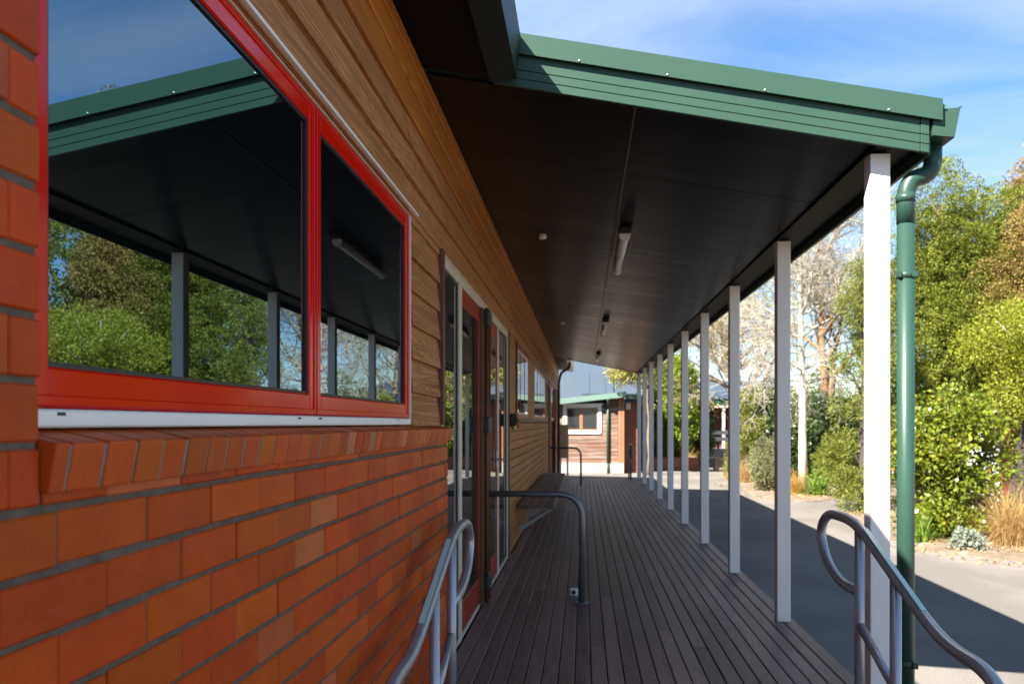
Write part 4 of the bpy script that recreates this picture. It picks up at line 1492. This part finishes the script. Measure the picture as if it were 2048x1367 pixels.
# bare tree between, fills the sky with twigs
qx, qy = PXo(1465, 38), 38.0
tr = [(qx, qy, GZ - .05), (qx, qy, 1.5), (qx + .1, qy, 3.2), (qx, qy, 5.5)]
limbs = []
for k in range(12):
    z = 2.6 + k * .32
    a = k * 2.4
    limbs.append(((qx, qy, z), (math.cos(a), math.sin(a), .6), R.uniform(1.6, 2.2), .08, 3, .55, .12))
bare_tree('spring_tree', 'thin branched tree with pale spring leaves above the red building roof', (qx, qy, GZ), tr, .16, limbs, M['bark_grey'], M['lf_spring'], 5, .11)
# dark trunk at the right edge
dx, dy = PXo(2046, 16.6), 16.6
DT = thing('dark_trunk_tree', 'leaning dark tree trunk at the right edge beside the white wall', 'tree', (dx, dy, GZ))
MB().tube([(dx - .1, dy, GZ - .05), (dx - .05, dy, .5), (dx + .15, dy, 1.4), (dx + .5, dy + .1, 2.4), (dx + .7, dy + .1, 3.4)], [.22, .17, .14, .11, .07], 10).build('trunk', M['bark_dark'], DT)
lb = lobes_in((dx + .7, dy + .4, 2.9), (1.1, .9, .9), 34, .25, .4, .3, 1.7)
crown('crown', lb, 220, .1, .05, M['lf_olive'], DT, per_ref=.33)

# far belt of trees
lb = []
for k in range(330):
    x = R.uniform(-45, 75)
    y = 74 + R.uniform(-5, 5)
    hgt = 3.6 + 1.3 * math.sin(x * .35) + R.uniform(-.7, .9)
    lb.append((Vector((x, y, R.uniform(-.3, 1) * hgt)), R.uniform(.8, 1.5)))
tl = crown('treeline', lb, 150, .38, .2, M['lf_olive'], None)
tl['kind'] = 'stuff'
tl['label'] = 'far belt of mixed trees beyond the school grounds'
tl['category'] = 'trees'
# leaf litter on the beds
P = []
for k in range(2600):
    if R.random() < .6:
        P.append((R.uniform(5.2, 9), R.uniform(11.6, 17), GZ + .075))
    else:
        P.append((R.uniform(4.9, 7.0), R.uniform(20, 27), GZ + .068))
for k in range(420):
    t = R.random()
    P.append((R.uniform(4.3, 5.6) + t * 1.2, 12.9 - t * 2.2 - abs(R.gauss(0, .35)), GZ + .004))
for k in range(160):
    P.append((R.uniform(3.9, 4.9), R.uniform(19.5, 26), GZ + .004))
P = np.array(P)
ll = quads_mesh('leaf_litter', leaf_quads(P, np.tile((1.0, 0, .08), (len(P), 1)) + unit(len(P)) * (1, 1, .1), .06, .03, .15, 0), M['lf_tussock'], None, kind='stuff')

TURN = False
# ================================================================== LIGHT, SKY, CAMERA
to_sun = Vector((-.73, -.81, 1.0)).normalized()
sun = bpy.data.lights.new('sun', 'SUN')
sun.energy = 5.0
sun.angle = math.radians(.5)
sun.color = (1.0, .94, .84)
so = bpy.data.objects.new('sun', sun)
COL.objects.link(so)
so.rotation_euler = to_sun.to_track_quat('Z', 'Y').to_euler()

w = bpy.data.worlds.new('World')
SC.world = w
w.use_nodes = True
nt = w.node_tree
nt.nodes.clear()
out = nt.nodes.new('ShaderNodeOutputWorld')
bg = nt.nodes.new('ShaderNodeBackground')
sky = nt.nodes.new('ShaderNodeTexSky')
sky.sky_type = 'NISHITA'
sky.sun_disc = False
sky.sun_elevation = math.asin(to_sun.z)
sky.sun_rotation = math.atan2(to_sun.x, to_sun.y)
sky.air_density = 1.0
sky.dust_density = .1
sky.ozone_density = 4.0
bg.inputs['Strength'].default_value = .05
# thin high cloud
tc = nt.nodes.new('ShaderNodeTexCoord')
sp = nt.nodes.new('ShaderNodeSeparateXYZ')
nt.links.new(tc.outputs['Generated'], sp.inputs[0])
den = math_node(nt, 'ADD', math_node(nt, 'MAXIMUM', sp.outputs[2], 0.0), .12)
cb_ = nt.nodes.new('ShaderNodeCombineXYZ')
nt.links.new(math_node(nt, 'DIVIDE', sp.outputs[0], den), cb_.inputs[0])
nt.links.new(math_node(nt, 'DIVIDE', sp.outputs[1], den), cb_.inputs[1])
mp = nt.nodes.new('ShaderNodeMapping')
mp.inputs['Rotation'].default_value = (0, 0, math.radians(25))
mp.inputs['Scale'].default_value = (.8, 1.9, 1)
nt.links.new(cb_.outputs[0], mp.inputs['Vector'])
n1 = nt.nodes.new('ShaderNodeTexNoise')
n1.inputs['Scale'].default_value = 1.3
n1.inputs['Detail'].default_value = 7
n1.inputs['Roughness'].default_value = .58
n1.inputs['Distortion'].default_value = .5
nt.links.new(mp.outputs[0], n1.inputs['Vector'])
mr = nt.nodes.new('ShaderNodeMapRange')
mr.inputs[1].default_value = .37
mr.inputs[2].default_value = .64
mr.inputs[3].default_value = .05
mr.inputs[4].default_value = .62
nt.links.new(n1.outputs['Fac'], mr.inputs[0])
mx = nt.nodes.new('ShaderNodeMix')
mx.data_type = 'RGBA'
mx.inputs[7].default_value = (3.0, 3.7, 4.7, 1)
hsv = nt.nodes.new('ShaderNodeHueSaturation')
hsv.inputs['Saturation'].default_value = 1.15
nt.links.new(sky.outputs[0], hsv.inputs['Color'])
nt.links.new(hsv.outputs[0], mx.inputs[6])
nt.links.new(mr.outputs[0], mx.inputs[0])
nt.links.new(mx.outputs[2], bg.inputs['Color'])
nt.links.new(bg.outputs[0], out.inputs[0])

cam = bpy.data.cameras.new('camera')
co = bpy.data.objects.new('camera', cam)
COL.objects.link(co)
co.location = (0, 0, H)
co.rotation_euler = (math.radians(90), 0, YAW)
cam.sensor_width = 36
cam.lens = 36 * F / 2048
cam.shift_x = 0.0
cam.shift_y = (846 - 683.5) / 2048
cam.clip_start = .05
cam.clip_end = 2000
cam.dof.use_dof = True
cam.dof.focus_distance = 2.4
cam.dof.aperture_fstop = 5.6
SC.camera = co
SC.view_settings.view_transform = 'Standard'
SC.view_settings.look = 'None'
SC.view_settings.exposure = 2.3
SC.view_settings.gamma = 1
SC.cycles.max_bounces = 8
SC.cycles.use_denoising = True
